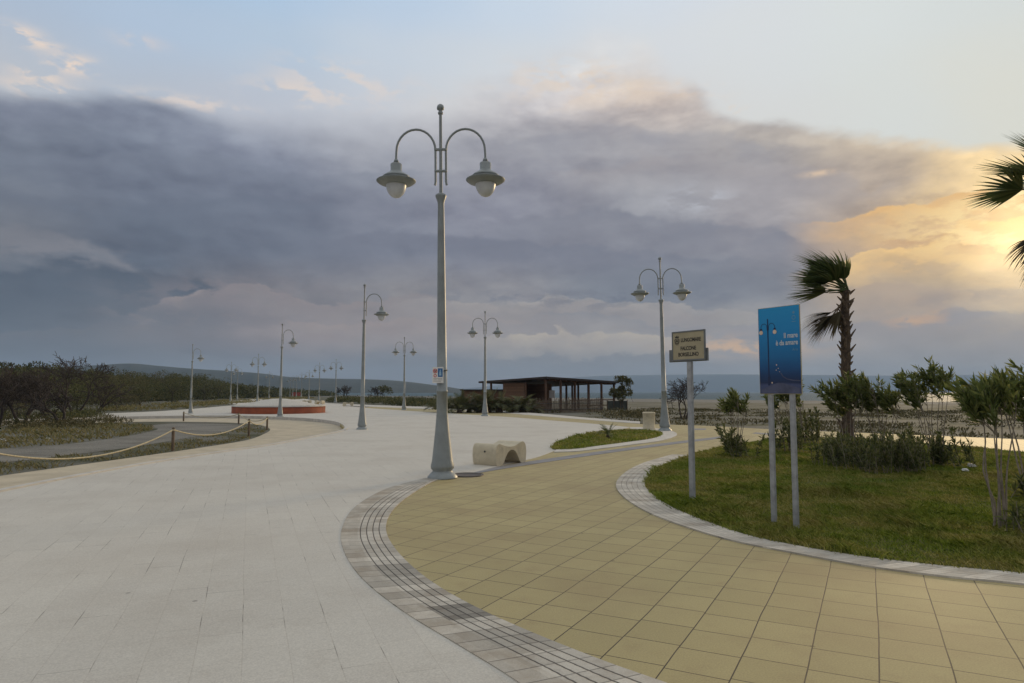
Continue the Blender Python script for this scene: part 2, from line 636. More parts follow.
    def blob(col, px, py, rx, ry, amt, c, lo=0.42, hi=0.62, sc=9.0):
        a0, e0 = dirof(px, py)
        ra = abs(dirof(px + rx, py)[0] - a0); re = abs(dirof(px, py - ry)[1] - e0)
        da = t.m('DIVIDE', t.m('SUBTRACT', az1, a0), ra); de = t.m('DIVIDE', t.m('SUBTRACT', el1, e0), re)
        g = t.m('ADD', t.m('MULTIPLY', da, da), t.m('MULTIPLY', de, de))
        g = t.m('POWER', 2.718, t.m('MULTIPLY', g, -1.0))
        g = t.m('MULTIPLY', g, t.m('MULTIPLY', wisp, amt), clamp=True)
        return t.mix(g, col, lin(c))

    # decks of cloud: each has its own lobed upper edge, catches light there and fades downwards
    edge_n = t.noise(t.vm('MULTIPLY', d, (1.0, 1.0, 1.6)), 9.0, 8, 0.55, 0.0)
    edge_f = t.noise(t.vm('MULTIPLY', d, (1.0, 1.0, 1.6)), 34.0, 6, 0.55, 0.0)
    edge = t.m('ADD', t.m('MULTIPLY', t.m('SUBTRACT', edge_n, 0.5), 4.0), t.m('MULTIPLY', t.m('SUBTRACT', edge_f, 0.5), 1.1))

    def deck(col, pts, c, depth, amt, w=0.5, amp=1.0, fadepx=45):
        ds = [dirof(*p) for p in pts]
        a0, a1 = ds[0][0], ds[-1][0]
        fa = abs(dirof(pts[0][0] + fadepx, pts[0][1])[0] - a0)
        st = [(-180, ds[0][1])] + ds + [(180, ds[-1][1])]
        eb = t.m('MULTIPLY', t.ramp(t.m('ADD', t.m('DIVIDE', az0, 360.0), 0.5), [((a + 180) / 360, e / 40) for a, e in st], 'EASE'), 40.0)
        dl = t.m('SUBTRACT', t.m('ADD', eb, t.m('MULTIPLY', edge, amp)), el0)
        inside = t.smooth(dl, -w * 0.15, w * 0.6)
        fade = t.m('POWER', 2.718, t.m('MULTIPLY', t.m('MAXIMUM', dl, 0.0), -1.0 / depth))
        k = t.m('MULTIPLY', t.m('MULTIPLY', inside, fade), t.m('MULTIPLY', t.smooth(az0, a0 - fa, a0 + fa), t.smooth(az0, a1 - fa, a1 + fa, 1.0, 0.0)))
        k = t.m('MULTIPLY', k, t.m('MULTIPLY', amt, t.smooth(puff2, 0.0, 1.0, 0.8, 1.25)), clamp=True)
        return t.mix(k, col, lin(c))

    for a in [
        ([(-200, 150), (0, 150), (120, 146), (240, 160), (330, 172), (420, 168)], (118, 125, 140), 2.6, 0.6, 1.0),
        ([(330, 134), (430, 130), (520, 132), (600, 127), (700, 131), (790, 142)], (146, 147, 157), 3.0, 0.55, 1.2),
        ([(-120, 196), (0, 190), (120, 196), (230, 190), (330, 196)], (98, 106, 122), 2.6, 0.6, 1.2),
        ([(560, 172), (640, 160), (720, 158), (800, 168), (880, 176)], (160, 154, 156), 2.0, 0.6, 0.8),
        ([(500, 214), (600, 209), (690, 215), (760, 226), (830, 240)], (124, 126, 138), 3.0, 0.75, 0.7),
        ([(300, 232), (400, 226), (520, 240), (640, 250), (740, 258)], (110, 114, 129), 2.6, 0.6, 0.7),
        ([(-120, 230), (0, 231), (40, 236), (90, 246), (130, 262), (165, 285)], (132, 131, 136), 1.5, 0.65, 1.0),
        ([(-120, 262), (0, 262), (100, 268), (180, 272), (230, 296)], (70, 80, 95), 3.6, 0.85, 0.8),
        ([(560, 275), (640, 270), (720, 276), (800, 284)], (118, 122, 133), 2.0, 0.7, 0.6),
        ([(120, 312), (200, 293), (256, 289), (330, 300), (400, 296), (512, 304), (640, 302), (720, 312)], (140, 130, 130), 2.2, 0.85, 0.3),
        ([(270, 322), (330, 318), (400, 324), (470, 318), (560, 322)], (158, 143, 137), 0.9, 0.7, 0.35),
        ([(420, 300), (512, 302), (600, 299), (680, 303), (740, 312), (810, 322)], (164, 158, 154), 1.4, 0.8, 0.3),
        ([(500, 322), (600, 318), (700, 324), (780, 330)], (132, 133, 140), 1.0, 0.6, 0.3),
        ([(480, 338), (560, 335), (640, 334), (720, 338), (800, 344)], (186, 174, 158), 1.3, 0.85, 0.3),
        ([(-120, 330), (0, 328), (120, 325), (220, 332)], (112, 106, 110), 1.0, 0.6, 0.35),
        ([(820, 218), (880, 205), (930, 197), (970, 191), (1010, 187), (1080, 184), (1200, 190)], (232, 186, 122), 2.8, 0.85, 0.3),
        ([(820, 268), (880, 252), (930, 240), (970, 226), (1010, 212), (1080, 206), (1180, 212)], (255, 212, 138), 1.7, 0.9, 0.3),
        ([(880, 240), (930, 232), (980, 240), (1030, 250)], (200, 158, 112), 0.8, 0.75, 0.3),
        ([(840, 288), (900, 284), (960, 288), (1024, 282), (1150, 285)], (182, 160, 140), 3.0, 0.75, 0.4),
        ([(700, 330), (800, 326), (880, 318), (960, 312), (1024, 316), (1150, 318)], (150, 146, 149), 4.5, 0.8, 0.4),
        ([(160, 352), (300, 356), (450, 352), (600, 356), (720, 354)], (114, 117, 124), 2.5, 0.6, 0.4),
    ]:
        cloud = deck(cloud, a[0], a[1], a[2], a[3], a[4])

    az1 = t.m('ADD', az0, t.m('MULTIPLY', t.m('SUBTRACT', wx.outputs[2], 0.5), 7.0))
    el1 = t.m('ADD', el0, t.m('MULTIPLY', t.m('SUBTRACT', wx.outputs[0], 0.5), 3.0))
    wisp = t.smooth(t.noise(t.vm('MULTIPLY', d, (1, 1, 2.6)), 20.0, 8, 0.6, 0.2), 0.44, 0.58)
    for b in [(6, 32, 22, 7, 1.3, (226, 210, 198)), (30, 42, 20, 5, 1.0, (226, 210, 198)), (62, 62, 24, 8, 1.3, (226, 210, 198)), (30, 71, 24, 6, 1.3, (226, 210, 198)),
              (48, 87, 44, 6, 1.3, (226, 210, 198)), (130, 44, 22, 7, 0.9, (205, 200, 202)), (185, 103, 55, 7, 1.0, (215, 205, 200)),
              (300, 92, 50, 12, 0.9, (220, 208, 200)), (350, 80, 60, 14, 0.8, (218, 208, 202)), (690, 95, 30, 10, 1.2, (232, 208, 182)), (722, 112, 20, 4, 1.2, (232, 206, 178)),
              (560, 82, 60, 16, 0.8, (222, 205, 188))]:
        clear = blob(clear, *b)
    for b in [(600, 88, 90, 22, 0.7, (224, 204, 182)), (700, 203, 34, 12, 0.8, (186, 188, 196)), (822, 173, 14, 4, 1.0, (214, 190, 165)),
              (60, 250, 80, 12, 0.5, (132, 130, 136)), (240, 295, 90, 14, 0.6, (140, 128, 130)),
              (330, 330, 140, 10, 0.5, (150, 134, 132)), (520, 345, 140, 7, 0.6, (165, 155, 150)), (740, 345, 60, 9, 1.0, (226, 184, 140)), (905, 318, 30, 6, 0.8, (214, 172, 130)),
              (960, 225, 70, 40, 0.7, (255, 222, 155)), (930, 262, 70, 12, 0.5, (238, 194, 128)), (1010, 215, 40, 30, 0.9, (255, 238, 180)),
              (130, 315, 150, 18, 0.5, (84, 93, 106)), (560, 300, 200, 10, 0.5, (96, 102, 118)), (960, 300, 90, 10, 0.55, (150, 138, 136))]:
        cloud = blob(cloud, *b)

    # upper edge of the bank
    E = [(-180, 26), (-80, 24)] + [dirof(*p) for p in ((0, 95), (60, 96), (110, 99), (150, 105), (210, 120), (245, 130), (300, 136), (360, 138), (430, 122), (480, 102), (530, 80), (590, 62), (640, 66), (690, 92), (725, 118), (775, 130), (850, 136), (920, 150), (980, 156), (1024, 158))] + [(60, 20), (90, 20), (180, 26)]
    er = t.ramp(t.m('ADD', t.m('DIVIDE', az0, 360.0), 0.5), [((a + 180) / 360, e / 60) for a, e in E], 'EASE')
    em = t.m('MULTIPLY', er, 60.0)
    # sharper at the left, softer in the middle
    wid = t.m('ADD', t.m('MULTIPLY', t.smooth(t.m('ABSOLUTE', t.m('SUBTRACT', az0, -4.0)), 8.0, 24.0, 1.0, 0.0), 2.6), 0.7)
    n_e = t.m('MULTIPLY', t.m('SUBTRACT', t.noise(sv, 7.0, 7, 0.55, 0.1), 0.5), t.smooth(az0, -22.0, -8.0, 2.6, 5.0))
    el2 = t.m('ADD', el0, n_e)
    mask = t.smooth(t.m('SUBTRACT', em, el2), t.m('MULTIPLY', wid, -1.0), wid)
    col = t.mix(mask, clear, cloud)
    # real daylight sky for everything above the frame and between the clouds
    sky = t.new('ShaderNodeTexSky', sky_type='NISHITA')
    sky.sun_disc = False
    sky.sun_elevation = SUN_EL
    sky.sun_rotation = SUN_AZ
    sky.air_density = 1.0; sky.dust_density = 1.5; sky.ozone_density = 1.5
    col10 = t.vm('SCALE', col, scale=10.0)
    hi = t.smooth(el0, 32.0, 52.0, 0.0, 0.9)
    over = t.mix(0.55, t.vm('SCALE', sky.outputs[0], scale=1.6), (11.2, 10.8, 9.8))
    col10 = t.mix(hi, col10, over)
    # glow of the hidden sun
    sd = (math.sin(SUN_AZ) * math.cos(SUN_EL), math.cos(SUN_AZ) * math.cos(SUN_EL), math.sin(SUN_EL))
    dp = t.new('ShaderNodeVectorMath', operation='DOT_PRODUCT')
    t.link(d, dp.inputs[0]); dp.inputs[1].default_value = sd
    glow = t.m('MULTIPLY', t.m('POWER', t.m('MAXIMUM', dp.outputs['Value'], 0.0), 600.0), t.m('MULTIPLY', gain, 7.0))
    gcol = t.vm('SCALE', (1.0, 0.80, 0.42), scale=glow)
    col10 = t.vm('ADD', col10, gcol)
    bg.inputs['Strength'].default_value = 0.1
    t.link(col10, bg.inputs['Color'])
    w.cycles.sampling_method = 'MANUAL'
    w.cycles.sample_map_resolution = 512


build_world()
sun_d = bpy.data.lights.new('sun', 'SUN')
sun_d.energy = 2.0
sun_d.angle = R(14)
sun_d.color = (1.0, 0.74, 0.42)
sun = bpy.data.objects.new('sun', sun_d)
COL.objects.link(sun)
sv_ = Vector((math.sin(SUN_AZ) * math.cos(SUN_EL), math.cos(SUN_AZ) * math.cos(SUN_EL), math.sin(SUN_EL)))
sun.rotation_euler = sv_.to_track_quat('Z', 'Y').to_euler()
sun.location = (20, 30, 20)

# ------------------------------------------------------------------ palette
M = {}
M['white_paving'] = tile_mat('white_paving', 111, 0.52, 0.27, (0.535, 0.50, 0.435), (0.565, 0.53, 0.46), (0.49, 0.45, 0.385), 0.003, 0.37, (0.44, 0.395, 0.33), 0.55, 0.66, 0.2, 0.8)
M['tan_tiles'] = tile_mat('tan_tiles', 62.5, 0.37, 0.37, (0.362, 0.298, 0.140), (0.405, 0.335, 0.160), (0.05, 0.04, 0.025), 0.0048, 0.08, (0.27, 0.195, 0.098), 0.5, 0.66, 0.5)
M['left_concrete'] = simple('pale_sandy_concrete', (0.46, 0.395, 0.285), 0.85, 0.12, 1.2, 0.3, 80, dirt=((0.28, 0.22, 0.15), 3.0, 0.5))
M['kerb'] = simple('pale_kerb_stone', (0.50, 0.47, 0.42), 0.8, 0.12, 3.0, 0.3, 60)
M['band2'] = band_mat('grooved_stone_band_lawn', (0.54, 0.50, 0.43), (0.18, 0.36, 0.54, 0.72), gk=0.5, gw=0.014, block=0.17)
M['strip'] = simple('blue_grey_strip', (0.20, 0.20, 0.21), 0.7, 0.2, 3.0, 0.3, 60)
M['soil'] = None
M['lamp_paint'] = simple('pale_grey_lamp_paint', (0.245, 0.268, 0.265), 0.42, 0.10, 4.0, 0.15, 40, dirt=((0.20, 0.19, 0.17), 9.0, 0.5))
M['dark_metal'] = simple('dark_metal', (0.05, 0.05, 0.05), 0.5, 0.2)
M['galv'] = simple('galvanised_steel', (0.36, 0.37, 0.38), 0.5, 0.18, 8, 0.1, 60, metal=0.35, dirt=((0.2, 0.19, 0.18), 14, 0.5))
M['concrete'] = simple('cast_cream_concrete', (0.56, 0.49, 0.35), 0.8, 0.10, 5.0, 0.4, 90, dirt=((0.30, 0.26, 0.2), 6.0, 0.5))
M['wood'] = simple('weathered_brown_wood', (0.10, 0.050, 0.026), 0.75, 0.35, 2.5, 0.4, 30)
M['wood_lit'] = simple('reddish_brown_boards', (0.17, 0.085, 0.042), 0.75, 0.3, 2.0, 0.4, 30)
M['wood_dark'] = simple('dark_roof_boards', (0.035, 0.024, 0.02), 0.7, 0.3, 2.0)
M['post_wood'] = simple('fence_post_wood', (0.13, 0.09, 0.055), 0.8, 0.3, 8, 0.4, 50)
M['rope'] = simple('pale_rope', (0.50, 0.43, 0.28), 0.9, 0.2, 20, 0.6, 120)
M['red_wall'] = simple('orange_red_render', (0.27, 0.062, 0.022), 0.8, 0.18, 1.5, 0.3, 30)
M['white_paint'] = simple('white_paint', (0.72, 0.71, 0.68), 0.6, 0.06)
M['reed'] = simple('grey_reed', (0.16, 0.12, 0.085), 0.9, 0.4, 6)
M['bark_dark'] = simple('dark_bark', (0.045, 0.034, 0.028), 0.9, 0.35, 6, 0.5, 30)
M['bark_grey'] = simple('grey_bark', (0.24, 0.20, 0.155), 0.85, 0.3, 9, 0.5, 40)
M['palm_trunk'] = simple('fibrous_palm_trunk', (0.085, 0.058, 0.038), 0.95, 0.45, 9, 0.8, 40)
M['palm_boot'] = simple('old_palm_boots', (0.155, 0.11, 0.072), 0.9, 0.4, 14, 0.5, 50)
M['sand'] = None
M['palm_leaf'] = foliage('palm_leaf', [(0.05, 0.08, 0.028), (0.10, 0.14, 0.048), (0.18, 0.20, 0.08)], 0.45, 0.3)
M['palm_dead'] = foliage('dead_palm_leaf', [(0.075, 0.058, 0.03), (0.13, 0.10, 0.05), (0.06, 0.06, 0.03)], 0.7, 0.2)
M['oleander'] = foliage('oleander_leaf', [(0.065, 0.09, 0.025), (0.135, 0.168, 0.05), (0.27, 0.28, 0.095)], 0.45, 0.45)
M['oleander_dark'] = foliage('oleander_shoot_leaf', [(0.045, 0.062, 0.02), (0.10, 0.12, 0.038), (0.20, 0.20, 0.075)], 0.55, 0.4)
M['scrub'] = foliage('maquis_leaf', [(0.05, 0.06, 0.02), (0.095, 0.10, 0.034), (0.17, 0.155, 0.06)], 0.7, 0.25, 0.09)
M['scrub_b'] = foliage('olive_scrub_leaf', [(0.06, 0.056, 0.022), (0.10, 0.09, 0.038), (0.15, 0.125, 0.055)], 0.7, 0.15)
M['dry'] = foliage('dry_grass', [(0.16, 0.14, 0.055), (0.24, 0.20, 0.085), (0.11, 0.12, 0.04), (0.32, 0.26, 0.12)], 0.8, 0.25)
M['tree_leaf'] = foliage('small_tree_leaf', [(0.055, 0.062, 0.02), (0.09, 0.092, 0.03), (0.13, 0.12, 0.042)], 0.6, 0.25)


def grass_mat():
    m, t, b = material('lawn_blades')
    g = t.new('ShaderNodeNewGeometry')
    tc = t.new('ShaderNodeTexCoord')
    n = t.noise(tc.outputs['Object'], 0.75, 5, 0.6)
    n2 = t.noise(tc.outputs['Object'], 2.8, 3, 0.5)
    lush = t.ramp(g.outputs['Random Per Island'], [(0, (0.07, 0.115, 0.010)), (0.5, (0.165, 0.22, 0.020)), (1, (0.27, 0.31, 0.045))])
    dull = t.ramp(g.outputs['Random Per Island'], [(0, (0.18, 0.18, 0.035)), (0.5, (0.29, 0.27, 0.06)), (1, (0.46, 0.38, 0.15))])
    f = t.smooth(t.m('ADD', t.m('MULTIPLY', n, 0.7), t.m('MULTIPLY', n2, 0.3)), 0.42, 0.60)
    c = t.mix(f, lush, dull)
    t.link(c, b.inputs['Base Color'])
    b.inputs['Roughness'].default_value = 0.6
    b.inputs['Specular IOR Level'].default_value = 0.25
    tr = t.new('ShaderNodeBsdfTranslucent'); t.link(c, tr.inputs[0])
    mx = t.new('ShaderNodeMixShader'); mx.inputs[0].default_value = 0.35
    t.link(b.outputs[0], mx.inputs[1]); t.link(tr.outputs[0], mx.inputs[2])
    t.link(mx.outputs[0], m.node_tree.nodes['Material Output'].inputs[0])
    return m


M['lawn'] = grass_mat()


def ground_mat(name, stops, scale, bump=0.5, scale2=12.0):
    m, t, b = material(name)
    tc = t.new('ShaderNodeTexCoord')
    o = tc.outputs['Object']
    n = t.noise(t.vm('MULTIPLY', o, (1.0, 1.6, 1.0)), scale, 7, 0.62)
    n2 = t.noise(o, scale2, 6, 0.7)
    c = t.ramp(n, stops)
    g = t.smooth(n2, 0.2, 0.8, 0.65, 1.3)
    cc = t.new('ShaderNodeCombineColor')
    for i in range(3): t.link(g, cc.inputs[i])
    c = t.mix(1.0, c, cc.outputs[0], 'MULTIPLY')
    t.link(c, b.inputs['Base Color'])
    b.inputs['Roughness'].default_value = 0.95
    b.inputs['Specular IOR Level'].default_value = 0.15
    bn = t.new('ShaderNodeBump'); bn.inputs['Strength'].default_value = bump; bn.inputs['Distance'].default_value = 0.03
    t.link(n2, bn.inputs['Height']); t.link(bn.outputs[0], b.inputs['Normal'])
    return m


M['soil'] = ground_mat('scrubby_sandy_ground', [(0.34, (0.055, 0.06, 0.03)), (0.44, (0.095, 0.094, 0.062)), (0.54, (0.14, 0.136, 0.112)), (0.70, (0.175, 0.170, 0.148))], 0.16)
M['beach'] = ground_mat('grey_beach_sand', [(0.30, (0.125, 0.125, 0.112)), (0.5, (0.165, 0.163, 0.15)), (0.7, (0.205, 0.202, 0.185))], 0.12)
M['gravel'] = ground_mat('grey_gravel', [(0.30, (0.15, 0.14, 0.12)), (0.5, (0.21, 0.20, 0.175)), (0.7, (0.25, 0.235, 0.205))], 0.5, 0.9, 25)
M['turf_soil'] = ground_mat('turf_soil', [(0.30, (0.08, 0.095, 0.025)), (0.5, (0.12, 0.12, 0.04)), (0.7, (0.17, 0.15, 0.06))], 1.2, 0.8, 20)
M['hill'] = ground_mat('wooded_hill', [(0.3, (0.025, 0.034, 0.03)), (0.5, (0.035, 0.045, 0.036)), (0.7, (0.055, 0.058, 0.045))], 0.004, 0.2, 0.02)


def sea_mat():
    m, t, b = material('sea_water')
    tc = t.new('ShaderNodeTexCoord')
    b.inputs['Base Color'].default_value = (0.028, 0.062, 0.078, 1)
    b.inputs['Roughness'].default_value = 0.6
    b.inputs['IOR'].default_value = 1.33
    b.inputs['Specular IOR Level'].default_value = 0.3
    o = t.vm('MULTIPLY', tc.outputs['Object'], (0.6, 1.4, 1.0))
    h = t.m('ADD', t.m('MULTIPLY', t.noise(o, 0.10, 4, 0.6), 2.0), t.noise(o, 0.7, 4, 0.6))
    bn = t.new('ShaderNodeBump'); bn.inputs['Strength'].default_value = 1.0; bn.inputs['Distance'].default_value = 0.6
    t.link(h, bn.inputs['Height']); t.link(bn.outputs[0], b.inputs['Normal'])
    foam = t.smooth(t.noise(t.vm('MULTIPLY', tc.outputs['Object'], (0.25, 1.6, 1.0)), 0.06, 6, 0.65), 0.68, 0.76, 0.0, 0.6)
    c = t.mix(foam, (0.05, 0.095, 0.12), (0.5, 0.52, 0.52))
    t.link(c, b.inputs['Base Color'])
    return m


M['sea'] = sea_mat()


def board_mat(name, c1, c2, horizontal=True, w=0.14):
    m, t, b = material(name)
    tc = t.new('ShaderNodeTexCoord')
    sp = t.new('ShaderNodeSeparateXYZ'); t.link(tc.outputs['Object'], sp.inputs[0])
    ax = sp.outputs[2] if horizontal else t.m('ADD', sp.outputs[0], sp.outputs[1])
    q = t.m('DIVIDE', ax, w)
    wn = t.new('ShaderNodeTexWhiteNoise', noise_dimensions='1D'); t.link(t.m('FLOOR', q), wn.inputs['W'])
    c = t.mix(wn.outputs[0], c1, c2)
    j = t.smooth(t.m('ABSOLUTE', t.m('SUBTRACT', t.m('FRACT', q), 0.5)), 0.45, 0.49)
    c = t.mix(t.m('MULTIPLY', j, 0.7), c, (0.015, 0.01, 0.008))
    n = t.noise(tc.outputs['Object'], 5, 5, 0.6)
    c = t.mix(t.m('MULTIPLY', t.smooth(n, 0.45, 0.7), 0.35), c, tuple(x * 0.5 for x in c1))
    t.link(c, b.inputs['Base Color'])
    b.inputs['Roughness'].default_value = 0.75
    return m


M['boards'] = board_mat('kiosk_boards', (0.13, 0.065, 0.033), (0.19, 0.098, 0.05))

# ------------------------------------------------------------------ ground
ZG = -0.15       # unpaved ground lies a step below the paving
# land, out to the coast line (nearer on the right, farther on the left)
coast = [(-2600, 1500), (-900, 900), (-330, 560), (-110, 380), (-45, 300), (10, 215), (40, 165), (75, 120), (110, 98), (180, 84), (420, 70), (1500, 40)]
cs = spline(coast, step=5)
land = [(1500, -300), (-2600, -300)] + [(p.x, p.y) for p in cs]
sheet('ground', land, ZG, M['soil'])
mb = MB()
n = len(cs)
vs = []
for i, p in enumerate(cs):
    tg = (cs[min(i + 1, n - 1)] - cs[max(i - 1, 0)]).normalized()
    nn = Vector((-tg.y, tg.x))
    if nn.y < 0: nn = -nn
    vs += [(p.x, p.y, ZG), (p.x + nn.x * 14, p.y + nn.y * 14, ZG - 0.75)]
mb.add(vs, [(2 * i, 2 * i + 2, 2 * i + 3, 2 * i + 1) for i in range(n - 1)])
o = mb.obj('beach_slope', M['beach']); tag(o, kind='structure')
# pale beach strip inside the coast
inner = []
for i, p in enumerate(cs):
    tg = (cs[min(i + 1, n - 1)] - cs[max(i - 1, 0)]).normalized()
    nn = Vector((-tg.y, tg.x))
    if nn.y > 0: nn = -nn
    wid = 46 if p.x < 30 else 44
    wob = 3.0 * math.sin(i * 1.7) + 2 * math.sin(i * 0.73)
    inner.append(Vector((p.x + nn.x * (wid + wob) * (1 if p.y > 150 else max(0.42, (p.y - 30) / 130)), p.y + nn.y * (wid + wob) * (1 if p.y > 150 else max(0.42, (p.y - 30) / 130)))))
o = ribbon('beach', inner, cs, ZG + 0.004, M['beach'], 120)
# sea
mb = MB()
mb.add([(-6200, 40, -0.55), (6200, 40, -0.55), (6200, 6300, -0.55), (-6200, 6300, -0.55)], [(0, 1, 2, 3)])
o = mb.obj('sea', M['sea']); tag(o, kind='structure')

# ---- paved outlines (pixel survey -> metres)
far_white = spline(gp([(700, 424.2), (640, 421.5), (594, 418.8), (540, 413.8), (485, 409.5), (448, 407.8), (400, 406.3), (360, 405.0), (325, 403.5)]), step=8)
tail = [Vector((-50, 165)), Vector((-62, 168)), Vector((-46, 108))]
left_far = spline(gp([(238, 404.8), (185, 409.5), (140, 412.2), (60, 415), (0, 416.5)]), step=6)
loop_out = spline(gp([(0, 421), (60, 419), (140, 416.6), (200, 415.9), (240, 416.0), (300, 418.0), (333, 421.0), (347, 425.8), (345, 430.5), (322, 435.5), (270, 445.5), (215, 453.5), (150, 463.8), (75, 477.5), (0, 492.5), (-90, 513), (-260, 560)]), step=8)
right_far = spline(gp([(640, 423.9), (700, 425.5), (770, 429.2), (870, 433.2), (1024, 439.5), (1250, 452), (1600, 478)]), step=6)

# one big sheet of tan tiles below everything that is paved
tan_out = (list(right_far) + [Vector((22, 10)), Vector((14, -6)), Vector((-5, -6))] + gp([(300, 640), (380, 470)]) +
           gp([(330, 412), (372, 406.5)]) + list(reversed(spline(gp([(594, 420.2), (540, 416), (485, 411.4), (448, 409.6), (400, 407.8), (372, 406.5)]), step=6))))
sheet('tan_path', tan_out, 0.0, M['tan_tiles'], 0.16)
# pale edging beyond the tan ring
fw = spline(gp([(640, 423.6), (594, 420.3), (540, 416.0), (485, 411.6), (448, 409.7), (400, 407.9), (360, 406.2), (325, 404.4)]), step=8)
fo = spline(gp([(640, 421.6), (594, 418.3), (540, 413.6), (485, 409.3), (448, 407.6), (400, 406.1), (360, 404.6), (325, 403.1)]), step=8)
ribbon('pale_edging', fo, fw, 0.008, M['kerb'], 80, 0.16)

band_in = gp([(640, 470)])  # placeholder replaced below
b_outer = spline(gp([(700, 850), (590, 740), (517, 683), (461, 648), (401, 611), (359, 576), (342, 546), (343, 526), (357, 506), (390, 488), (424, 479)]), step=8)
b_inner = spline(gp([(880, 760), (760, 718), (661, 683), (594, 659), (485, 613), (429, 581), (394, 548), (386, 527), (397, 506), (429, 484), (440, 479)]), step=8)
plaza_edge = spline(gp([(440, 480), (470, 473.5), (500, 466), (535, 458), (556, 450.5)]), step=6)
lawn2_top = gp([(556, 449.5), (558, 443), (566, 440), (580, 435.5), (590, 434), (604, 432), (612, 430.2), (622, 429.6)])
plaza_far = spline(gp([(630, 427.2), (600, 424.4), (557, 421.0), (510, 417.2), (449, 413.4), (410, 411.0), (372, 408.4)]), step=6)
plaza = (list(b_outer) + list(plaza_edge) + list(lawn2_top) + list(plaza_far) + gp([(345, 406.0), (330, 403.6)]) + tail + list(left_far) + list(loop_out) +
         [Vector((-9, 3)), Vector((-9, -6)), Vector((2, -6))])
sheet('plaza', plaza, 0.006, M['white_paving'], 0.165)
ra_, La_ = resample(b_outer, 160); rb_, Lb_ = resample(b_inner, 160)


def band_v(px, py):
    q = G(px, py).to_2d()
    i = min(range(160), key=lambda k: ((ra_[k] + rb_[k]) / 2 - q).length)
    return (La_ + Lb_) / 2 * i / 159


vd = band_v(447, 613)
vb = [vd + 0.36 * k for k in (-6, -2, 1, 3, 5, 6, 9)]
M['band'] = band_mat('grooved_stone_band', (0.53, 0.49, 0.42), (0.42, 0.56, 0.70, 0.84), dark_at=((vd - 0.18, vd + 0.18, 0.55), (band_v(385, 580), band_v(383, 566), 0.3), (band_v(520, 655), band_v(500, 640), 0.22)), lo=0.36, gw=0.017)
ribbon('stone_band', b_outer, b_inner, 0.013, M['band'], 160, 0.03)
# foreground tan path lies over the plaza's right edge only where the band ends: nothing to add

# diagonal drain strip
st_a = spline(gp([(474, 474.0), (520, 466.3), (600, 454.4), (680, 443.6), (724, 438.2)]), step=5)
st_b = spline(gp([(462, 473.0), (520, 463.0), (600, 451.4), (680, 441.2), (720, 436.5)]), step=5)
ribbon('dark_strip', st_a, st_b, 0.005, M['strip'], 40)
ribbon('dark_strip', gp([(692, 430.2), (706, 429.9)]), gp([(692, 428.6), (706, 428.5)]), 0.005, M['strip'], 2)
ribbon('dark_strip', gp([(752, 433.5), (775, 435.5)]), gp([(756, 432.4), (779, 434.2)]), 0.005, M['strip'], 2)

# ---- left: sunken sandy concrete loop, kerb, gravel
ZL = -0.146
loop_in = spline(gp([(-260, 520), (-90, 491), (0, 476), (60, 467.5), (130, 457.8), (200, 447.8), (245, 440.5), (263, 434.5), (270, 429.5), (262, 425.5), (238, 423.0), (190, 421.8), (140, 421.8), (60, 424), (0, 426)], ZL), step=8)
loop_all = [p for p in loop_out]
sheet('left_path', list(loop_out) + list(loop_in), ZL, M['left_concrete'])


def offset(curve, dd):
    out = []
    for i, p in enumerate(curve):
        tg = (curve[min(i + 1, len(curve) - 1)] - curve[max(i - 1, 0)])
        tg = tg.normalized() if tg.length > 1e-6 else Vector((1, 0))
        out.append(p + Vector((-tg.y, tg.x)) * dd)
    return out


lo_r, _ = resample(loop_out, 140)
ribbon('kerb', lo_r, offset(lo_r, -0.16), 0.03, M['kerb'], 140, 0.18)
gravel = spline(gp([(-200, 466), (-60, 464), (0, 462.5), (70, 455), (130, 447.5), (190, 437.5), (238, 429.5), (243, 426), (225, 424.2), (180, 423.5), (150, 425.5), (158, 429), (140, 434), (110, 439), (60, 445), (0, 449), (-80, 452), (-200, 454)], ZL), closed=True, step=6)
sheet('gravel', gravel, ZG + 0.008, M['gravel'])

# ---- right lawn
lawn_edge = spline(gp([(1500, 640), (1250, 604), (1024, 575), (940, 567), (860, 557.5), (800, 547.5), (750, 537), (700, 520), (672, 508), (652, 495), (645, 484), (650, 475), (664, 465), (690, 455.5)]), step=8)
lawn_top = spline(gp([(690, 455.5), (722, 447.3), (764, 440.8), (800, 438.2), (850, 439.0), (930, 444.5), (1024, 452.5), (1250, 470), (1500, 495)]), step=8)
lawn_poly = list(lawn_edge) + list(lawn_top)
sheet('lawn_bed', lawn_poly, 0.012, M['turf_soil'])
lb_out = spline(gp([(1500, 662), (1250, 618), (1024, 585.5), (940, 577), (860, 566), (790, 553), (735, 542), (690, 529), (648, 513), (623, 497), (616, 485), (624, 474), (642, 464), (672, 455)]), step=8)
ribbon('stone_band', lb_out, lawn_edge, 0.017, M['band2'], 160, 0.03)
# ---- small lawn patch with its pale kerb
patch = spline(gp([(556, 450.2), (559, 441.5), (580, 435.5), (604, 432), (622, 430), (645, 430), (659, 432), (662, 435.4), (652, 439), (630, 442.3), (600, 446.2), (575, 449.5)]), closed=True, step=6)
sheet('lawn_bed', patch, 0.014, M['turf_soil'])
pk_in = spline(gp([(556, 450.2), (575, 449.5), (600, 446.2), (630, 442.3), (652, 439), (662, 435.4), (659, 432), (645, 430), (630, 429.8)]), step=6)
pk_out = spline(gp([(554, 452.6), (576, 451.8), (602, 448.8), (634, 444.8), (661, 441.0), (677, 435.2), (668, 430.4), (645, 427.6), (630, 427.4)]), step=6)
ribbon('kerb', pk_out, pk_in, 0.02, M['kerb'], 70, 0.04)


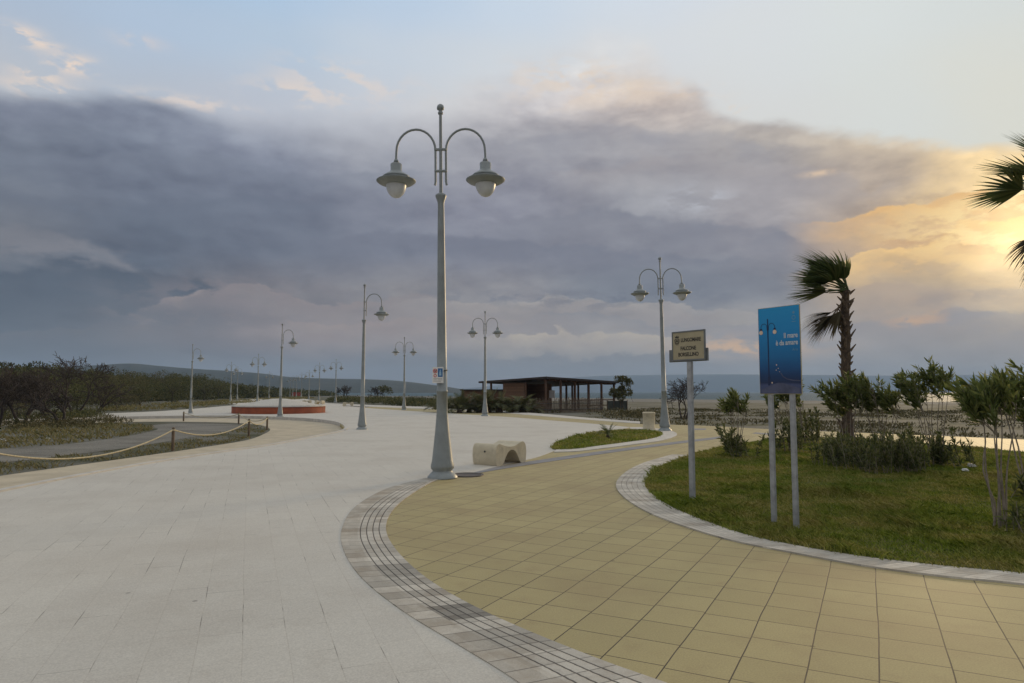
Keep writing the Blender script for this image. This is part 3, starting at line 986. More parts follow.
def inside(poly, X, Y):
    px = np.array([p[0] for p in poly]); py = np.array([p[1] for p in poly])
    r = np.zeros(len(X), bool)
    j = len(px) - 1
    for i in range(len(px)):
        c = ((py[i] > Y) != (py[j] > Y)) & (X < (px[j] - px[i]) * (Y - py[i]) / (py[j] - py[i] + 1e-12) + px[i])
        r ^= c
        j = i
    return r


def vnoise(X, Y, s, seed):
    """cheap smooth value noise"""
    r = np.random.default_rng(seed).random((64, 64))
    x, y = X * s, Y * s
    i, j = np.floor(x).astype(int), np.floor(y).astype(int)
    fx, fy = x - i, y - j
    fx = fx * fx * (3 - 2 * fx); fy = fy * fy * (3 - 2 * fy)
    a, b, c, d = r[i % 64, j % 64], r[(i + 1) % 64, j % 64], r[i % 64, (j + 1) % 64], r[(i + 1) % 64, (j + 1) % 64]
    return (a * (1 - fx) + b * fx) * (1 - fy) + (c * (1 - fx) + d * fx) * fy


def blades(name, poly, density, h, w, z, mat, seed, label, cat, clump=0.9, lean=(-0.35, 0.1), far=None, thin=None, tus=0.0):
    rng = np.random.default_rng(seed)
    xs = [p[0] for p in poly]; ys = [p[1] for p in poly]
    x0, x1, y0, y1 = min(xs), max(xs), min(ys), max(ys)
    if far: y1 = min(y1, far)
    N = int((x1 - x0) * (y1 - y0) * density)
    X = rng.uniform(x0, x1, N); Y = rng.uniform(y0, y1, N)
    k = inside(poly, X, Y) & (np.abs(X) < Y * 0.82 + 1.0)
    X, Y = X[k], Y[k]
    # fewer, wider blades with distance
    dist = np.hypot(X, Y)
    keep = rng.random(len(X)) < np.clip((9.0 / dist) ** 1.3, 0.1, 1.0)
    X, Y, dist = X[keep], Y[keep], dist[keep]
    nz = 0.65 * vnoise(X, Y, 1.3, seed) + 0.35 * vnoise(X, Y, 4.1, seed + 1)
    if thin is not None:
        kk = rng.random(len(X)) < np.clip((nz - thin) * 5, 0.04, 1)
        X, Y, dist, nz = X[kk], Y[kk], dist[kk], nz[kk]
    X = X + rng.normal(0, 0.035, len(X)); Y = Y + rng.normal(0, 0.035, len(X))
    n = len(X)
    tuft = np.clip((0.5 * vnoise(X, Y, 2.1, seed + 5) + 0.5 * vnoise(X, Y, 0.8, seed + 6) - 0.52) * 6, 0, 1.3) * tus
    H = h * (1 + tuft) * rng.uniform(0.5, 1.2, n) * (0.45 + clump * 1.3 * np.clip(nz - 0.25, 0, 1))
    Wd = w * np.clip(dist / 9.0, 1, 4.0) ** 0.8
    a = rng.uniform(0, 2 * np.pi, n)
    lx = lean[0] * H + rng.normal(0, 0.8, n) * H; ly = lean[1] * H + rng.normal(0, 0.8, n) * H
    b = np.stack([X, Y, np.full(n, z)], 1)
    s = np.stack([np.cos(a), np.sin(a), np.zeros(n)], 1) * (Wd * 0.5)[:, None]
    mid = b + np.stack([lx * 0.35, ly * 0.35, H * 0.6], 1)
    tip = b + np.stack([lx, ly, H], 1)
    V = np.stack([b - s, b + s, mid + s * 0.7, tip, mid - s * 0.7], 1).reshape(-1, 3)
    o = np_mesh(name, V, np.arange(n * 5).reshape(n, 5), mat)
    tag(o, label, cat, kind='stuff')
    return n


nb = blades('grass', lawn_poly, 2600, 0.056, 0.010, 0.012, M['lawn'], 11, 'short olive green grass on the big lawn under the palm', 'grass', tus=0.8)
nb += blades('grass', patch, 900, 0.10, 0.012, 0.014, M['lawn'], 12, 'short grass on the small lawn patch in the plaza', 'grass')
# rough grass either side of the gravel on the left
strip_a = gp([(-200, 500), (-90, 490), (0, 475.5), (60, 467), (130, 457.5), (200, 447.5), (245, 440), (262, 434), (268, 429.5), (260, 426), (243, 427), (238, 430), (190, 438.5), (130, 448.5), (70, 456), (0, 463.5), (-200, 468)], ZL)
blades('dry_grass', strip_a, 420, 0.10, 0.012, ZG, M['dry'], 13, 'patchy dry grass strip between the gravel and the sandy path', 'grass', thin=0.42)
strip_b = gp([(-300, 452), (-80, 451.5), (0, 448.5), (60, 444.5), (110, 438.5), (140, 433.5), (156, 429), (148, 425.5), (110, 423), (60, 424.5), (-300, 428)], ZL)
blades('dry_grass', strip_b, 200, 0.17, 0.02, ZG, M['dry'], 14, 'taller straw coloured grass below the bare trees', 'grass', thin=0.25)

# ------------------------------------------------------------------ hills
def ridge(name, prof, Y, depth, m, base=-0.6):
    """mountain range: front slope, crest, back slope with noise"""
    pts = spline([(p[0], p[1]) for p in prof], step=10)
    mb = MB()
    rng = random.Random(len(prof))
    vs = []; rows = 7
    for i, p in enumerate(pts):
        c = P(p.x, p.y, Y)
        for k in range(rows):
            s = k / (rows - 1)               # 0 front foot, .5 crest, 1 back foot
            hgt = (1 - abs(2 * s - 1) ** 1.4)
            jit = rng.uniform(-0.05, 0.05) * (0 < k < rows - 1) * (k != 3)
            f = 1 + (s - 0.5) * depth / Y
            vs.append((c.x * f, Y * f, base + (c.z - base) * max(0, min(1, hgt + jit))))
    fs = []
    for i in range(len(pts) - 1):
        for k in range(rows - 1):
            fs.append((i * rows + k, (i + 1) * rows + k, (i + 1) * rows + k + 1, i * rows + k + 1))
    mb.add(vs, fs, True)
    o = mb.obj(name, m); tag(o, kind='structure')
    return o


ridge('mountains', [(-500, 372), (-300, 366), (-150, 369), (0, 368), (60, 367), (100, 365), (130, 363.5), (160, 366), (190, 368.5), (230, 371), (262, 373.5), (290, 377), (330, 378.6), (370, 379.4), (400, 381), (430, 384.5), (455, 388), (475, 391.4)], 1750, 700, M['hill'])
ridge('mountains', [(440, 391), (480, 387), (530, 382), (560, 378.5), (600, 376), (650, 375), (720, 374.4), (800, 374.8), (880, 375.6), (960, 375), (1024, 374), (1080, 375), (1120, 378), (1160, 386)], 6400, 700, M['hill'])

# haze: the air of the bay, a closed box round everything
mh, th, bh = material('haze_air')
mh.node_tree.nodes.remove(bh)
pv = th.new('ShaderNodeVolumePrincipled')
pv.inputs['Color'].default_value = (0.52, 0.72, 1.0, 1)
pv.inputs['Density'].default_value = 0.00018
pv.inputs['Anisotropy'].default_value = 0.0
th.link(pv.outputs[0], mh.node_tree.nodes['Material Output'].inputs['Volume'])
mb = MB(); mb.box((-6800, -320, -2.4), (6800, 6900, 240))
hz = mb.obj('haze', mh); tag(hz, kind='stuff')
hz['label'] = 'thin bluish air between the promenade and the far mountains'
hz['category'] = 'haze'

# ------------------------------------------------------------------ street lamps
GL = 'street lamps along the promenade'
M['globe'] = simple('milky_globe', (0.60, 0.62, 0.64), 0.35, 0.06, 6)


def arm_pts(s, r=0.355, xin=0.095, zb=5.86, x_low=0.095, z_low=5.27, nseg=14):
    pts = [(s * (x_low + 0.012), 0, z_low - 0.03), (s * x_low, 0, z_low + 0.03), (s * xin, 0, zb)]
    for k in range(1, nseg + 1):
        a = math.pi * k / nseg
        pts.append((s * (xin + r - r * math.cos(a)), 0, zb + 0.02 + 0.40 * math.sin(a)))
    xo = xin + 2 * r
    pts.append((s * (xo + 0.005), 0, zb - 0.07))
    pts.append((s * (xo + 0.005), 0, zb - 0.16))
    return pts


def lamp(label, sides=(-1, 1)):
    t = thing('street_lamp', label, 'street lamp', group=GL)
    H0 = 4.84  # collar underside
    mb = MB(); mb.lathe([(0.265, 0), (0.262, 0.025), (0.215, 0.075), (0.175, 0.115), (0.172, 0.13), (0.205, 0.17), (0.205, 0.215), (0.185, 0.30), (0.155, 0.55), (0.125, 0.82), (0.108, 1.02), (0.104, 1.06), (0.104, 1.10)], 28)
    mb.obj('lamp_base', M['lamp_paint'], t)
    mb = MB(); mb.lathe([(0.098, 1.10), (0.096, 1.50), (0.100, 1.502), (0.100, 1.53), (0.094, 1.532), (0.080, 2.6), (0.066, 4.2), (0.058, H0)], 24)
    mb.obj('pole', M['lamp_paint'], t)
    mb = MB(); mb.lathe([(0.058, H0 - 0.01), (0.058, H0 + 0.06), (0.066, H0 + 0.10), (0.10, H0 + 0.19), (0.10, H0 + 0.215), (0.06, H0 + 0.245), (0.036, H0 + 0.25)], 24)
    mb.obj('collar', M['lamp_paint'], t)
    mb = MB(); mb.lathe([(0.030, H0 + 0.25), (0.027, 6.56)], 14)
    mb.obj('upper_pole', M['lamp_paint'], t)
    mb = MB(); mb.lathe([(0.028, 6.555), (0.046, 6.565), (0.046, 6.60), (0.034, 6.61), (0.034, 6.635), (0.062, 6.65), (0.068, 6.68), (0.058, 6.72), (0.03, 6.745), (0.004, 6.75)], 18)
    mb.obj('finial', M['lamp_paint'], t)
    for z in (5.50, 5.90):
        mb = MB()
        x0 = -0.115 if -1 in sides else -0.045
        x1 = 0.115 if 1 in sides else 0.045
        mb.bbox((x0, -0.034, z - 0.018), (x1, 0.034, z + 0.018), 0.008)
        mb.obj('bracket', M['lamp_paint'], t)
    for s in sides:
        mb = MB(); mb.tube(arm_pts(s), 0.021, 10)
        a = mb.obj('arm', M['lamp_paint'], t)
        xo = s * (0.095 + 0.71 + 0.005); zt = 5.72
        mb = MB(); mb.lathe([(0.012, zt + 0.02), (0.035, zt), (0.05, zt - 0.045), (0.035, zt - 0.05), (0.09, zt - 0.07), (0.104, zt - 0.085), (0.10, zt - 0.20), (0.13, zt - 0.235), (0.225, zt - 0.295), (0.245, zt - 0.315), (0.245, zt - 0.335), (0.232, zt - 0.34), (0.25, zt - 0.36), (0.25, zt - 0.385), (0.225, zt - 0.43), (0.19, zt - 0.445), (0.15, zt - 0.44)], 26, center=(xo, 0, 0))
        h = mb.obj('lamp_head', M['lamp_paint'], t)
        mb = MB(); mb.lathe([(0.19, zt - 0.452), (0.24, zt - 0.440), (0.30, zt - 0.418), (0.345, zt - 0.392), (0.356, zt - 0.388), (0.354, zt - 0.402), (0.31, zt - 0.436), (0.25, zt - 0.462), (0.19, zt - 0.472)], 30, center=(xo, 0, 0))
        mb.obj('brim', M['lamp_paint'], h)
        mb = MB(); mb.lathe([(0.185, zt - 0.445), (0.182, zt - 0.50), (0.165, zt - 0.57), (0.13, zt - 0.635), (0.08, zt - 0.685), (0.03, zt - 0.705), (0.003, zt - 0.708)], 24, center=(xo, 0, 0))
        mb.obj('globe', M['globe'], h)
    return t


LH = 6.75


def set_lamp(o, px, pyb, pyt, rz=0.0, tilt=0.0, fixY=None):
    h = pyb - pyt
    b = G(px, pyb, 0.0)
    top = P(px, pyt, b.y)
    s = top.z / LH
    o.location = (b.x, b.y, 0.006)
    o.scale = (s, s, s)
    o.rotation_euler = (0, tilt, rz)
    return o


def far_lamp(o, px, pyb, pyt, rz=0.0, H=6.75):
    """distant lamp: its height fixes how far away it stands"""
    D = H * F / (pyb - pyt)
    p = P(px, 400, D)
    o.location = (p.x, D, 0.0)
    s = H / LH
    o.scale = (s, s, s)
    o.rotation_euler = (0, 0, rz)
    return o


d0 = lamp('tall double armed street lamp with a small sign on its pole, nearest of all')
set_lamp(d0, 442.5, 478, 104.5, 0.0, R(-0.75))
b0 = d0.location.copy()


def dcopy(label):
    o = copy_tree(d0)
    o['label'] = label
    return o


set_lamp(dcopy('double armed street lamp behind the brown street name sign'), 665, 431, 257, R(-4), R(-0.8))
set_lamp(dcopy('double armed street lamp in front of the brown wooden kiosk'), 485, 416, 311, 0.0, R(-0.1))
set_lamp(dcopy('slim double armed street lamp left of the nearest pole at the plaza rim'), 404, 410, 337, R(8), R(-0.2))
s0 = lamp('single armed street lamp standing alone at the tip of the left kerb', sides=(1,))
set_lamp(s0, 362, 429.5, 284, 0.0, R(0.15))
s1 = copy_tree(s0); s1['label'] = 'single armed street lamp in front of the round red planter'
set_lamp(s1, 280, 417, 323.5, 0.0, R(0.1))
s2 = copy_tree(s0); s2['label'] = 'single armed street lamp before the dark wood on the left'
set_lamp(s2, 190.5, 413.5, 344, 0.0, 0.0)
for lab, px, yb, yt in [
    ('distant double armed street lamp at the left rim of the red planter', 230.5, 406, 366.5),
    ('distant double armed street lamp second from the left rim of the red planter', 237.0, 404.5, 371),
    ('distant double armed street lamp rising behind the left half of the red planter', 257.4, 406, 356),
    ('distant slim double armed street lamp just left of the single lamp at the planter', 268.8, 401, 374),
    ('very far double armed street lamp first right of the single lamp at the planter', 289.8, 400.2, 380.5),
    ('very far double armed street lamp second right of the single lamp at the planter', 292.6, 400.5, 379),
    ('very far double armed street lamp third right of the single lamp at the planter', 296.2, 400.5, 378.5),
    ('very far double armed street lamp fourth right of the single lamp at the planter', 301.3, 401.2, 376),
    ('far double armed street lamp above the right half of the red planter', 308.8, 402, 373.5),
    ('far double armed street lamp above the right end of the red planter', 319.0, 403.6, 365),
    ('far double armed street lamp beside the low stone block on the promenade', 335.5, 405, 362),
]:
    far_lamp(dcopy(lab), px, yb, yt)

# little regulation sign on the nearest lamp
sg = thing('notice_sign', 'small white notice with a red ban circle and blue pictogram on the nearest lamp pole', 'sign', (0, 0, 0))
dep = b0.y
c = P(438.6, 375.2, dep)
sg.location = (c.x, dep - 0.118, c.z)
sg.rotation_euler = (0, 0, R(-8))
mb = MB(); mb.bbox((-0.105, -0.003, -0.15), (0.105, 0.003, 0.15), 0.002); mb.obj('sign_plate', M['white_paint'], sg)
M['ban_red'] = simple('ban_red', (0.55, 0.03, 0.035), 0.5, 0.05)
M['ink'] = simple('black_ink', (0.025, 0.022, 0.02), 0.6, 0.05)
M['ink_grey'] = simple('grey_ink', (0.30, 0.30, 0.30), 0.6, 0.05)
M['sign_blue'] = simple('sign_blue', (0.02, 0.12, 0.32), 0.5, 0.05)


def disc(mb, cx, cz, r0, r1, y, n=24, sx=1.0):
    vs = []
    for k in range(n):
        a = 2 * math.pi * k / n
        vs += [(cx + sx * r0 * math.cos(a), y, cz + r0 * math.sin(a)), (cx + sx * r1 * math.cos(a), y, cz + r1 * math.sin(a))]
    mb.add(vs, [(2 * k, 2 * k + 1, 2 * ((k + 1) % n) + 1, 2 * ((k + 1) % n)) for k in range(n)])


mb = MB(); disc(mb, -0.052, 0.075, 0.030, 0.042, -0.0055)
mb.add([(-0.084, -0.0056, 0.10), (-0.076, -0.0056, 0.108), (-0.02, -0.0056, 0.05), (-0.028, -0.0056, 0.042)], [(0, 1, 2, 3)])
disc(mb, -0.052, -0.012, 0.018, 0.030, -0.0055)
mb.obj('ban_symbol', M['ban_red'], sg)
mb = MB(); mb.box((-0.072, -0.0050, 0.066), (-0.032, -0.0040, 0.084)); mb.box((-0.066, -0.0050, 0.050), (-0.060, -0.0040, 0.066)); mb.box((-0.046, -0.0050, 0.050), (-0.040, -0.0040, 0.066)); mb.box((-0.040, -0.0050, 0.084), (-0.026, -0.0040, 0.096))
mb.obj('ban_pictogram', M['ink'], sg)
mb = MB(); mb.box((0.0, -0.0052, -0.035), (0.092, -0.0040, 0.125)); mb.obj('blue_panel', M['sign_blue'], sg)
mb = MB(); disc(mb, 0.046, 0.088, 0.0, 0.013, -0.0062); mb.add([(0.03, -0.0062, 0.07), (0.062, -0.0062, 0.07), (0.07, -0.0062, -0.01), (0.022, -0.0062, -0.01)], [(0, 1, 2, 3)])
M['pale_blue'] = simple('pale_blue_ink', (0.30, 0.48, 0.62), 0.5, 0.05)
mb.obj('panel_pictogram', M['pale_blue'], sg)
mb = MB()
for (x0, x1, z) in ((-0.085, 0.085, -0.065), (-0.085, -0.02, -0.09), (0.0, 0.085, -0.09), (-0.085, 0.06, -0.115)):
    mb.box((x0, -0.0045, z - 0.004), (x1, -0.0035, z + 0.004))
mb.obj('notice_lines', M['ink_grey'], sg)
mb = MB()
for z in (-0.12, 0.12):
    pts = [(0.02 + 0.098 * math.cos(a), 0.115 + 0.098 * math.sin(a), z) for a in [2 * math.pi * k / 20 for k in range(21)]]
    mb.tube(pts, 0.006, 6)
mb.obj('clamp', M['dark_metal'], sg)
# dark tie strap round the pole, part of the lamp
mb = MB(); pts = [(0.099 * math.cos(a), 0.099 * math.sin(a), 1.86 + 0.03 * math.cos(a)) for a in [2 * math.pi * k / 24 for k in range(25)]]
mb.tube(pts, 0.009, 6); mb.obj('strap', M['dark_metal'], d0)

# ------------------------------------------------------------------ manhole
mp_ = G(467, 475.3)
mb = MB(); mb.lathe([(0.33, 0.0), (0.33, 0.018), (0.30, 0.020), (0.295, 0.014), (0.01, 0.016)], 30, cap=False)
mh_ = mb.obj('manhole_cover', simple('rusty_iron', (0.06, 0.045, 0.035), 0.6, 0.3, 9, 0.5, 60)); mh_.location = (mp_.x, mp_.y, 0.0)
tag(mh_, 'round rusty manhole cover beside the foot of the nearest lamp', 'manhole')

# ------------------------------------------------------------------ wave bench
def bench(label):
    t = thing('wave_bench', label, 'bench', group='wavy concrete benches')
    top = [(0.02, 0.0), (-0.02, 0.10), (-0.035, 0.24), (-0.01, 0.38), (0.05, 0.445), (0.14, 0.465), (0.30, 0.435), (0.50, 0.40), (0.72, 0.385), (0.92, 0.40), (1.12, 0.445), (1.28, 0.475), (1.38, 0.45), (1.45, 0.37), (1.475, 0.24), (1.46, 0.10), (1.43, 0.0)]
    und = [(1.22, 0.0), (1.14, 0.05), (1.05, 0.16), (0.94, 0.26), (0.80, 0.31), (0.66, 0.305), (0.53, 0.25), (0.42, 0.14), (0.33, 0.04), (0.26, 0.0)]
    prof = [(p.x, p.y) for p in spline(top, step=4)] + [(p.x, p.y) for p in spline(und, step=4)]
    mb = MB(); mb.prism(prof, -0.30, 0.30, False)
    o = mb.obj('seat', M['concrete'], t)
    bv = o.modifiers.new('bevel', 'BEVEL'); bv.width = 0.012; bv.segments = 2; bv.limit_method = 'ANGLE'; bv.angle_limit = R(50)
    mb = MB()
    for a in (0,):
        mb.tube([(-0.034, -0.02, 0.30), (-0.046, -0.02, 0.30)], 0.022, 12)
    mb.obj('lifting_plug', M['dark_metal'], t)
    return t


bn0 = bench('cream concrete wave shaped bench beside the nearest lamp')
pa = G(474, 465.0); pb = G(500, 466.0); pc = G(527, 460.0)
ang = math.atan2(pc.y - pb.y, pc.x - pb.x)
bn0.location = (pa.x, pa.y, 0.004)
# profile runs from the near corner to the far corner, extruded to the left
run = (pc - pb)
ux = Vector((math.cos(R(54)), math.sin(R(54))))
ctr = G(496, 466.5).to_2d() + Vector((-ux.y, ux.x)) * 0.324 + ux * 0.02
bn0.location = (ctr.x, ctr.y, 0.005)
bn0.rotation_euler = (0, 0, R(54)); bn0.scale = (0.76, 1.08, 1.0)
for lab, px, py, rz in [('distant stone bench alone on the pale promenade right of the red planter', 343, 406.3, 0.2),
                        ('tiny distant bench behind the right half of the red planter', 303, 403.5, 0.6),
                        ('tiny distant bench at the right end behind the red planter', 316, 404.2, -0.3)]:
    o = copy_tree(bn0); o['label'] = lab
    g = G(px, py); o.location = (g.x, g.y, 0.005); o.rotation_euler = (0, 0, rz)


# ------------------------------------------------------------------ lettering
def text(body, size, name, m, parent, x, z, y, align='CENTER', sx=1.0, bold=0.0, depth=0.0008):
    cu = bpy.data.curves.new(name, 'FONT')
    cu.body = body; cu.size = size; cu.align_x = align; cu.align_y = 'BOTTOM_BASELINE'
    cu.extrude = depth; cu.offset = bold
    tmp = bpy.data.objects.new(name + '_tmp', cu); COL.objects.link(tmp)
    dg = bpy.context.evaluated_depsgraph_get(); dg.update()
    me = bpy.data.meshes.new_from_object(tmp.evaluated_get(dg))
    bpy.data.objects.remove(tmp)
    for v in me.vertices:
        v.co = Vector((x + v.co.x * sx, y - v.co.z, z + v.co.y))
    me.materials.clear(); me.materials.append(m)
    o = bpy.data.objects.new(name, me); COL.objects.link(o); o.parent = parent
    return o


# ------------------------------------------------------------------ street name sign
bp = G(691.2, 502.5)
S = thing('street_sign', 'beige street name panel with dark capitals on a single grey post in the lawn', 'sign', (bp.x + 0.02, bp.y, 0.0), R(-56))
M['plate_beige'] = simple('beige_name_plate', (0.40, 0.345, 0.225), 0.6, 0.08, 5, dirt=((0.24, 0.2, 0.14), 8, 0.4))
M['frame_grey'] = simple('grey_sign_frame', (0.15, 0.16, 0.165), 0.5, 0.12, 6)
Zt = P(690, 332.2, bp.y).z; Zb = P(690, 360.0, bp.y).z
mb = MB(); mb.bbox((-0.04, -0.025, -0.05), (0.04, 0.025, Zb - 0.024), 0.006); mb.obj('post', M['galv'], S)
W = 0.295
mb = MB()
mb.bbox((-W - 0.02, -0.036, Zb + 0.012), (-W, -0.012, Zt), 0.003)
mb.bbox((W, -0.036, Zb + 0.012), (W + 0.02, -0.012, Zt), 0.003)
mb.bbox((-W - 0.02, -0.0365, Zt), (W + 0.02, -0.0115, Zt + 0.022), 0.003)
mb.bbox((-W - 0.02, -0.0365, Zb - 0.010), (W + 0.02, -0.0115, Zb + 0.012), 0.003)
mb.obj('frame', M['frame_grey'], S)
mb = MB(); mb.box((-W, -0.030, Zb + 0.012), (W, -0.018, Zt)); mb.obj('name_plate', M['plate_beige'], S)
mb = MB(); mb.bbox((-W - 0.10, -0.011, Zb - 0.022), (W + 0.04, 0.02, Zb + 0.165), 0.004); mb.obj('back_plate', M['frame_grey'], S)
hh = Zt - Zb
text('LUNGOMARE', 0.078, 'lettering', M['ink'], S, 0.05, Zb + hh * 0.66, -0.0312, sx=0.80, bold=0.0022)
text('FALCONE', 0.078, 'lettering', M['ink'], S, 0.0, Zb + hh * 0.36, -0.0312, sx=0.86, bold=0.0022)
text('BORSELLINO', 0.078, 'lettering', M['ink'], S, 0.0, Zb + hh * 0.14, -0.0312, sx=0.86, bold=0.0022)
mb = MB()
cxx, czz = -0.215, Zb + hh * 0.71
sh = [(-0.036, 0.035), (0.036, 0.035), (0.036, -0.015), (0.022, -0.04), (0.0, -0.052), (-0.022, -0.04), (-0.036, -0.015)]
sh2 = [(x * 0.72, z * 0.72) for x, z in sh]
vs = [(cxx + x, -0.0313, czz + z) for x, z in sh] + [(cxx + x, -0.0313, czz + z) for x, z in sh2]
k = len(sh)
mb.add(vs, [(i, (i + 1) % k, k + (i + 1) % k, k + i) for i in range(k)])
mb.add([(cxx - 0.036, -0.0313, czz + 0.045), (cxx + 0.036, -0.0313, czz + 0.045), (cxx + 0.040, -0.0313, czz + 0.075), (cxx + 0.018, -0.0313, czz + 0.058), (cxx, -0.0313, czz + 0.085), (cxx - 0.018, -0.0313, czz + 0.058), (cxx - 0.040, -0.0313, czz + 0.075)], [(0, 1, 2, 3, 4, 5, 6)])
mb.add([(cxx - 0.018, -0.0314, czz - 0.02), (cxx + 0.018, -0.0314, czz - 0.02), (cxx + 0.012, -0.0314, czz + 0.018), (cxx - 0.012, -0.0314, czz + 0.018)], [(0, 1, 2, 3)])
for s in (-1, 1):
    mb.add([(cxx + s * 0.044, -0.0313, czz + 0.03), (cxx + s * 0.052, -0.0313, czz + 0.02), (cxx + s * 0.045, -0.0313, czz - 0.03), (cxx + s * 0.01, -0.0313, czz - 0.068), (cxx + s * 0.006, -0.0313, czz - 0.060), (cxx + s * 0.038, -0.0313, czz - 0.025)], [(0, 1, 2, 3, 4, 5)])
mb.obj('crest', M['ink'], S)

# ------------------------------------------------------------------ blue poster
p1 = G(776.3, 528.0); p2 = G(797.8, 531.0)
ROT = R(-57)
Yc = (p1.y + p2.y) / 2
cen = P(779.3, 349.5, Yc + 0.02)
B = thing('poster_sign', 'blue poster with a printed lamp and white words on two grey posts in the lawn', 'sign', (cen.x, cen.y, 0.0), ROT)
z0, z1 = P(781, 393.6, cen.y).z, P(781, 307.0, cen.y).z
HW = 0.280


def poster_mat(z0, z1):
    m, t, b = material('poster_print')
    tc = t.new('ShaderNodeTexCoord')
    sp = t.new('ShaderNodeSeparateXYZ'); t.link(tc.outputs['Object'], sp.inputs[0])
    v = t.m('DIVIDE', t.m('SUBTRACT', sp.outputs[2], z0), z1 - z0)
    n = t.noise(t.vm('MULTIPLY', tc.outputs['Object'], (1, 1, 3)), 3, 3, 0.5)
    v2 = t.m('ADD', v, t.m('MULTIPLY', t.m('SUBTRACT', n, 0.5), 0.06))
    c = t.ramp(v2, [(0.0, (0.04, 0.06, 0.15)), (0.10, (0.06, 0.08, 0.18)), (0.125, (0.01, 0.025, 0.08)), (0.20, (0.006, 0.04, 0.13)), (0.30, (0.006, 0.08, 0.23)), (0.42, (0.008, 0.14, 0.35)), (0.5, (0.007, 0.17, 0.41)), (0.72, (0.008, 0.24, 0.55)), (1.0, (0.012, 0.29, 0.60))])
    t.link(c, b.inputs['Base Color'])
    b.inputs['Roughness'].default_value = 0.35
    return m


for xx in (-0.16, 0.135):
    mb = MB(); mb.bbox((xx - 0.03, 0.012, -0.05), (xx + 0.03, 0.052, z1 - 0.05), 0.006); mb.obj('post', M['galv'], B)
mb = MB(); mb.bbox((-HW - 0.006, -0.002, z0 - 0.006), (HW + 0.006, 0.010, z1 + 0.006), 0.002); mb.obj('panel', simple('panel_edge', (0.42, 0.36, 0.2), 0.5, 0.05), B)
mb = MB(); mb.box((-HW, -0.004, z0), (HW, -0.0025, z1)); pr = mb.obj('poster', poster_mat(z0, z1), B)
ph = z1 - z0
fz = lambda f: z0 + f * ph
fx = lambda f: -HW + f * 2 * HW
M['print_dark'] = simple('print_dark_blue', (0.008, 0.02, 0.07), 0.4, 0.05)
M['print_path'] = simple('print_path', (0.075, 0.085, 0.15), 0.4, 0.25, 9)
M['print_pale'] = simple('print_pale', (0.62, 0.64, 0.66), 0.45, 0.04)
M['print_glow'] = simple('print_warm', (0.72, 0.55, 0.42), 0.45, 0.04)
M['print_blue'] = simple('print_light_blue', (0.12, 0.30, 0.48), 0.45, 0.04)
mb = MB(); Yp = -0.0058
vs = [(fx(0.03), Yp, fz(0.0005)), (fx(0.03), Yp, fz(0.045)), (fx(0.28), Yp, fz(0.095)), (fx(0.45), Yp, fz(0.125)), (fx(0.58), Yp, fz(0.12)), (fx(0.98), Yp, fz(0.06)), (fx(0.98), Yp, fz(0.0005))]
mb.add(vs, [tuple(range(7))]); mb.obj('printed_path', M['print_path'], pr)
mb = MB()


def stroke(mb, pts, w, y):
    for (a, b) in zip(pts[:-1], pts[1:]):
        a, b = Vector(a), Vector(b)
        d = (b - a).normalized(); s = Vector((-d.y, d.x)) * w / 2
        q = [a - s - d * w * .2, b - s + d * w * .2, b + s + d * w * .2, a + s - d * w * .2]
        mb.add([(p.x, y, p.y) for p in q], [(0, 1, 2, 3)])


lx = 0.235
stroke(mb, [(fx(lx), fz(0.10)), (fx(lx), fz(0.87))], 0.014, Yp - 0.0004)
stroke(mb, [(fx(lx), fz(0.10)), (fx(lx), fz(0.19))], 0.03, Yp - 0.0005)
for s in (-1, 1):
    pts = [(fx(lx) + s * 0.012, fz(0.74))]
    for k in range(9):
        a = math.pi * k / 8
        pts.append((fx(lx) + s * (0.012 + 0.042 - 0.042 * math.cos(a)), fz(0.775) + 0.045 * math.sin(a)))
    pts.append((fx(lx) + s * 0.096, fz(0.755)))
    stroke(mb, pts, 0.006, Yp - 0.0003 - 0.0002 * s)
    stroke(mb, [(fx(lx) + s * 0.096, fz(0.755)), (fx(lx) + s * 0.096, fz(0.735))], 0.03, Yp - 0.0008)
mb.obj('printed_lamp', M['print_dark'], pr)
mb = MB()
for s in (-1, 1):
    disc(mb, fx(lx) + s * 0.096, fz(0.715), 0.0, 0.026, Yp - 0.0014)
    mb.obj('printed_light', M['print_glow'], pr); mb = MB()
for (a, b, r) in ((0.43, 0.33, 0.008), (0.47, 0.29, 0.006), (0.42, 0.27, 0.006), (0.5, 0.25, 0.005), (0.31, 0.125, 0.010)): 
    disc(mb, fx(a), fz(b), 0, r, Yp - 0.0014, 10)
    mb.obj('printed_light', M['print_glow'], pr); mb = MB()
mb = MB()
stroke(mb, [(fx(0.53), fz(0.235)), (fx(0.58), fz(0.195)), (fx(0.68), fz(0.165)), (fx(0.82), fz(0.15)), (fx(0.985), fz(0.145))], 0.012, Yp - 0.0006)
mb.obj('printed_shoreline', M['print_path'], pr)
text('Il mare', 0.085, 'lettering', M['print_pale'], pr, fx(0.955), fz(0.635), Yp, 'RIGHT', 0.78, 0.0012)
text('è da amare', 0.085, 'lettering', M['print_pale'], pr, fx(0.955), fz(0.555), Yp, 'RIGHT', 0.78, 0.0012)
text('Arte', 0.045, 'lettering', M['print_blue'], pr, fx(0.955), fz(0.485), Yp, 'RIGHT', 0.9)
mb = MB()
ex, ez = fx(0.87), fz(0.865)
disc(mb, ex, ez + 0.055, 0.0, 0.016, Yp, 14)
disc(mb, ex, ez - 0.005, 0.018, 0.026, Yp, 18)
mb.box((ex - 0.026, Yp - 0.0002, ez - 0.055), (ex + 0.026, Yp + 0.0006, ez - 0.048))
mb.obj('printed_emblem', M['print_blue'], pr)


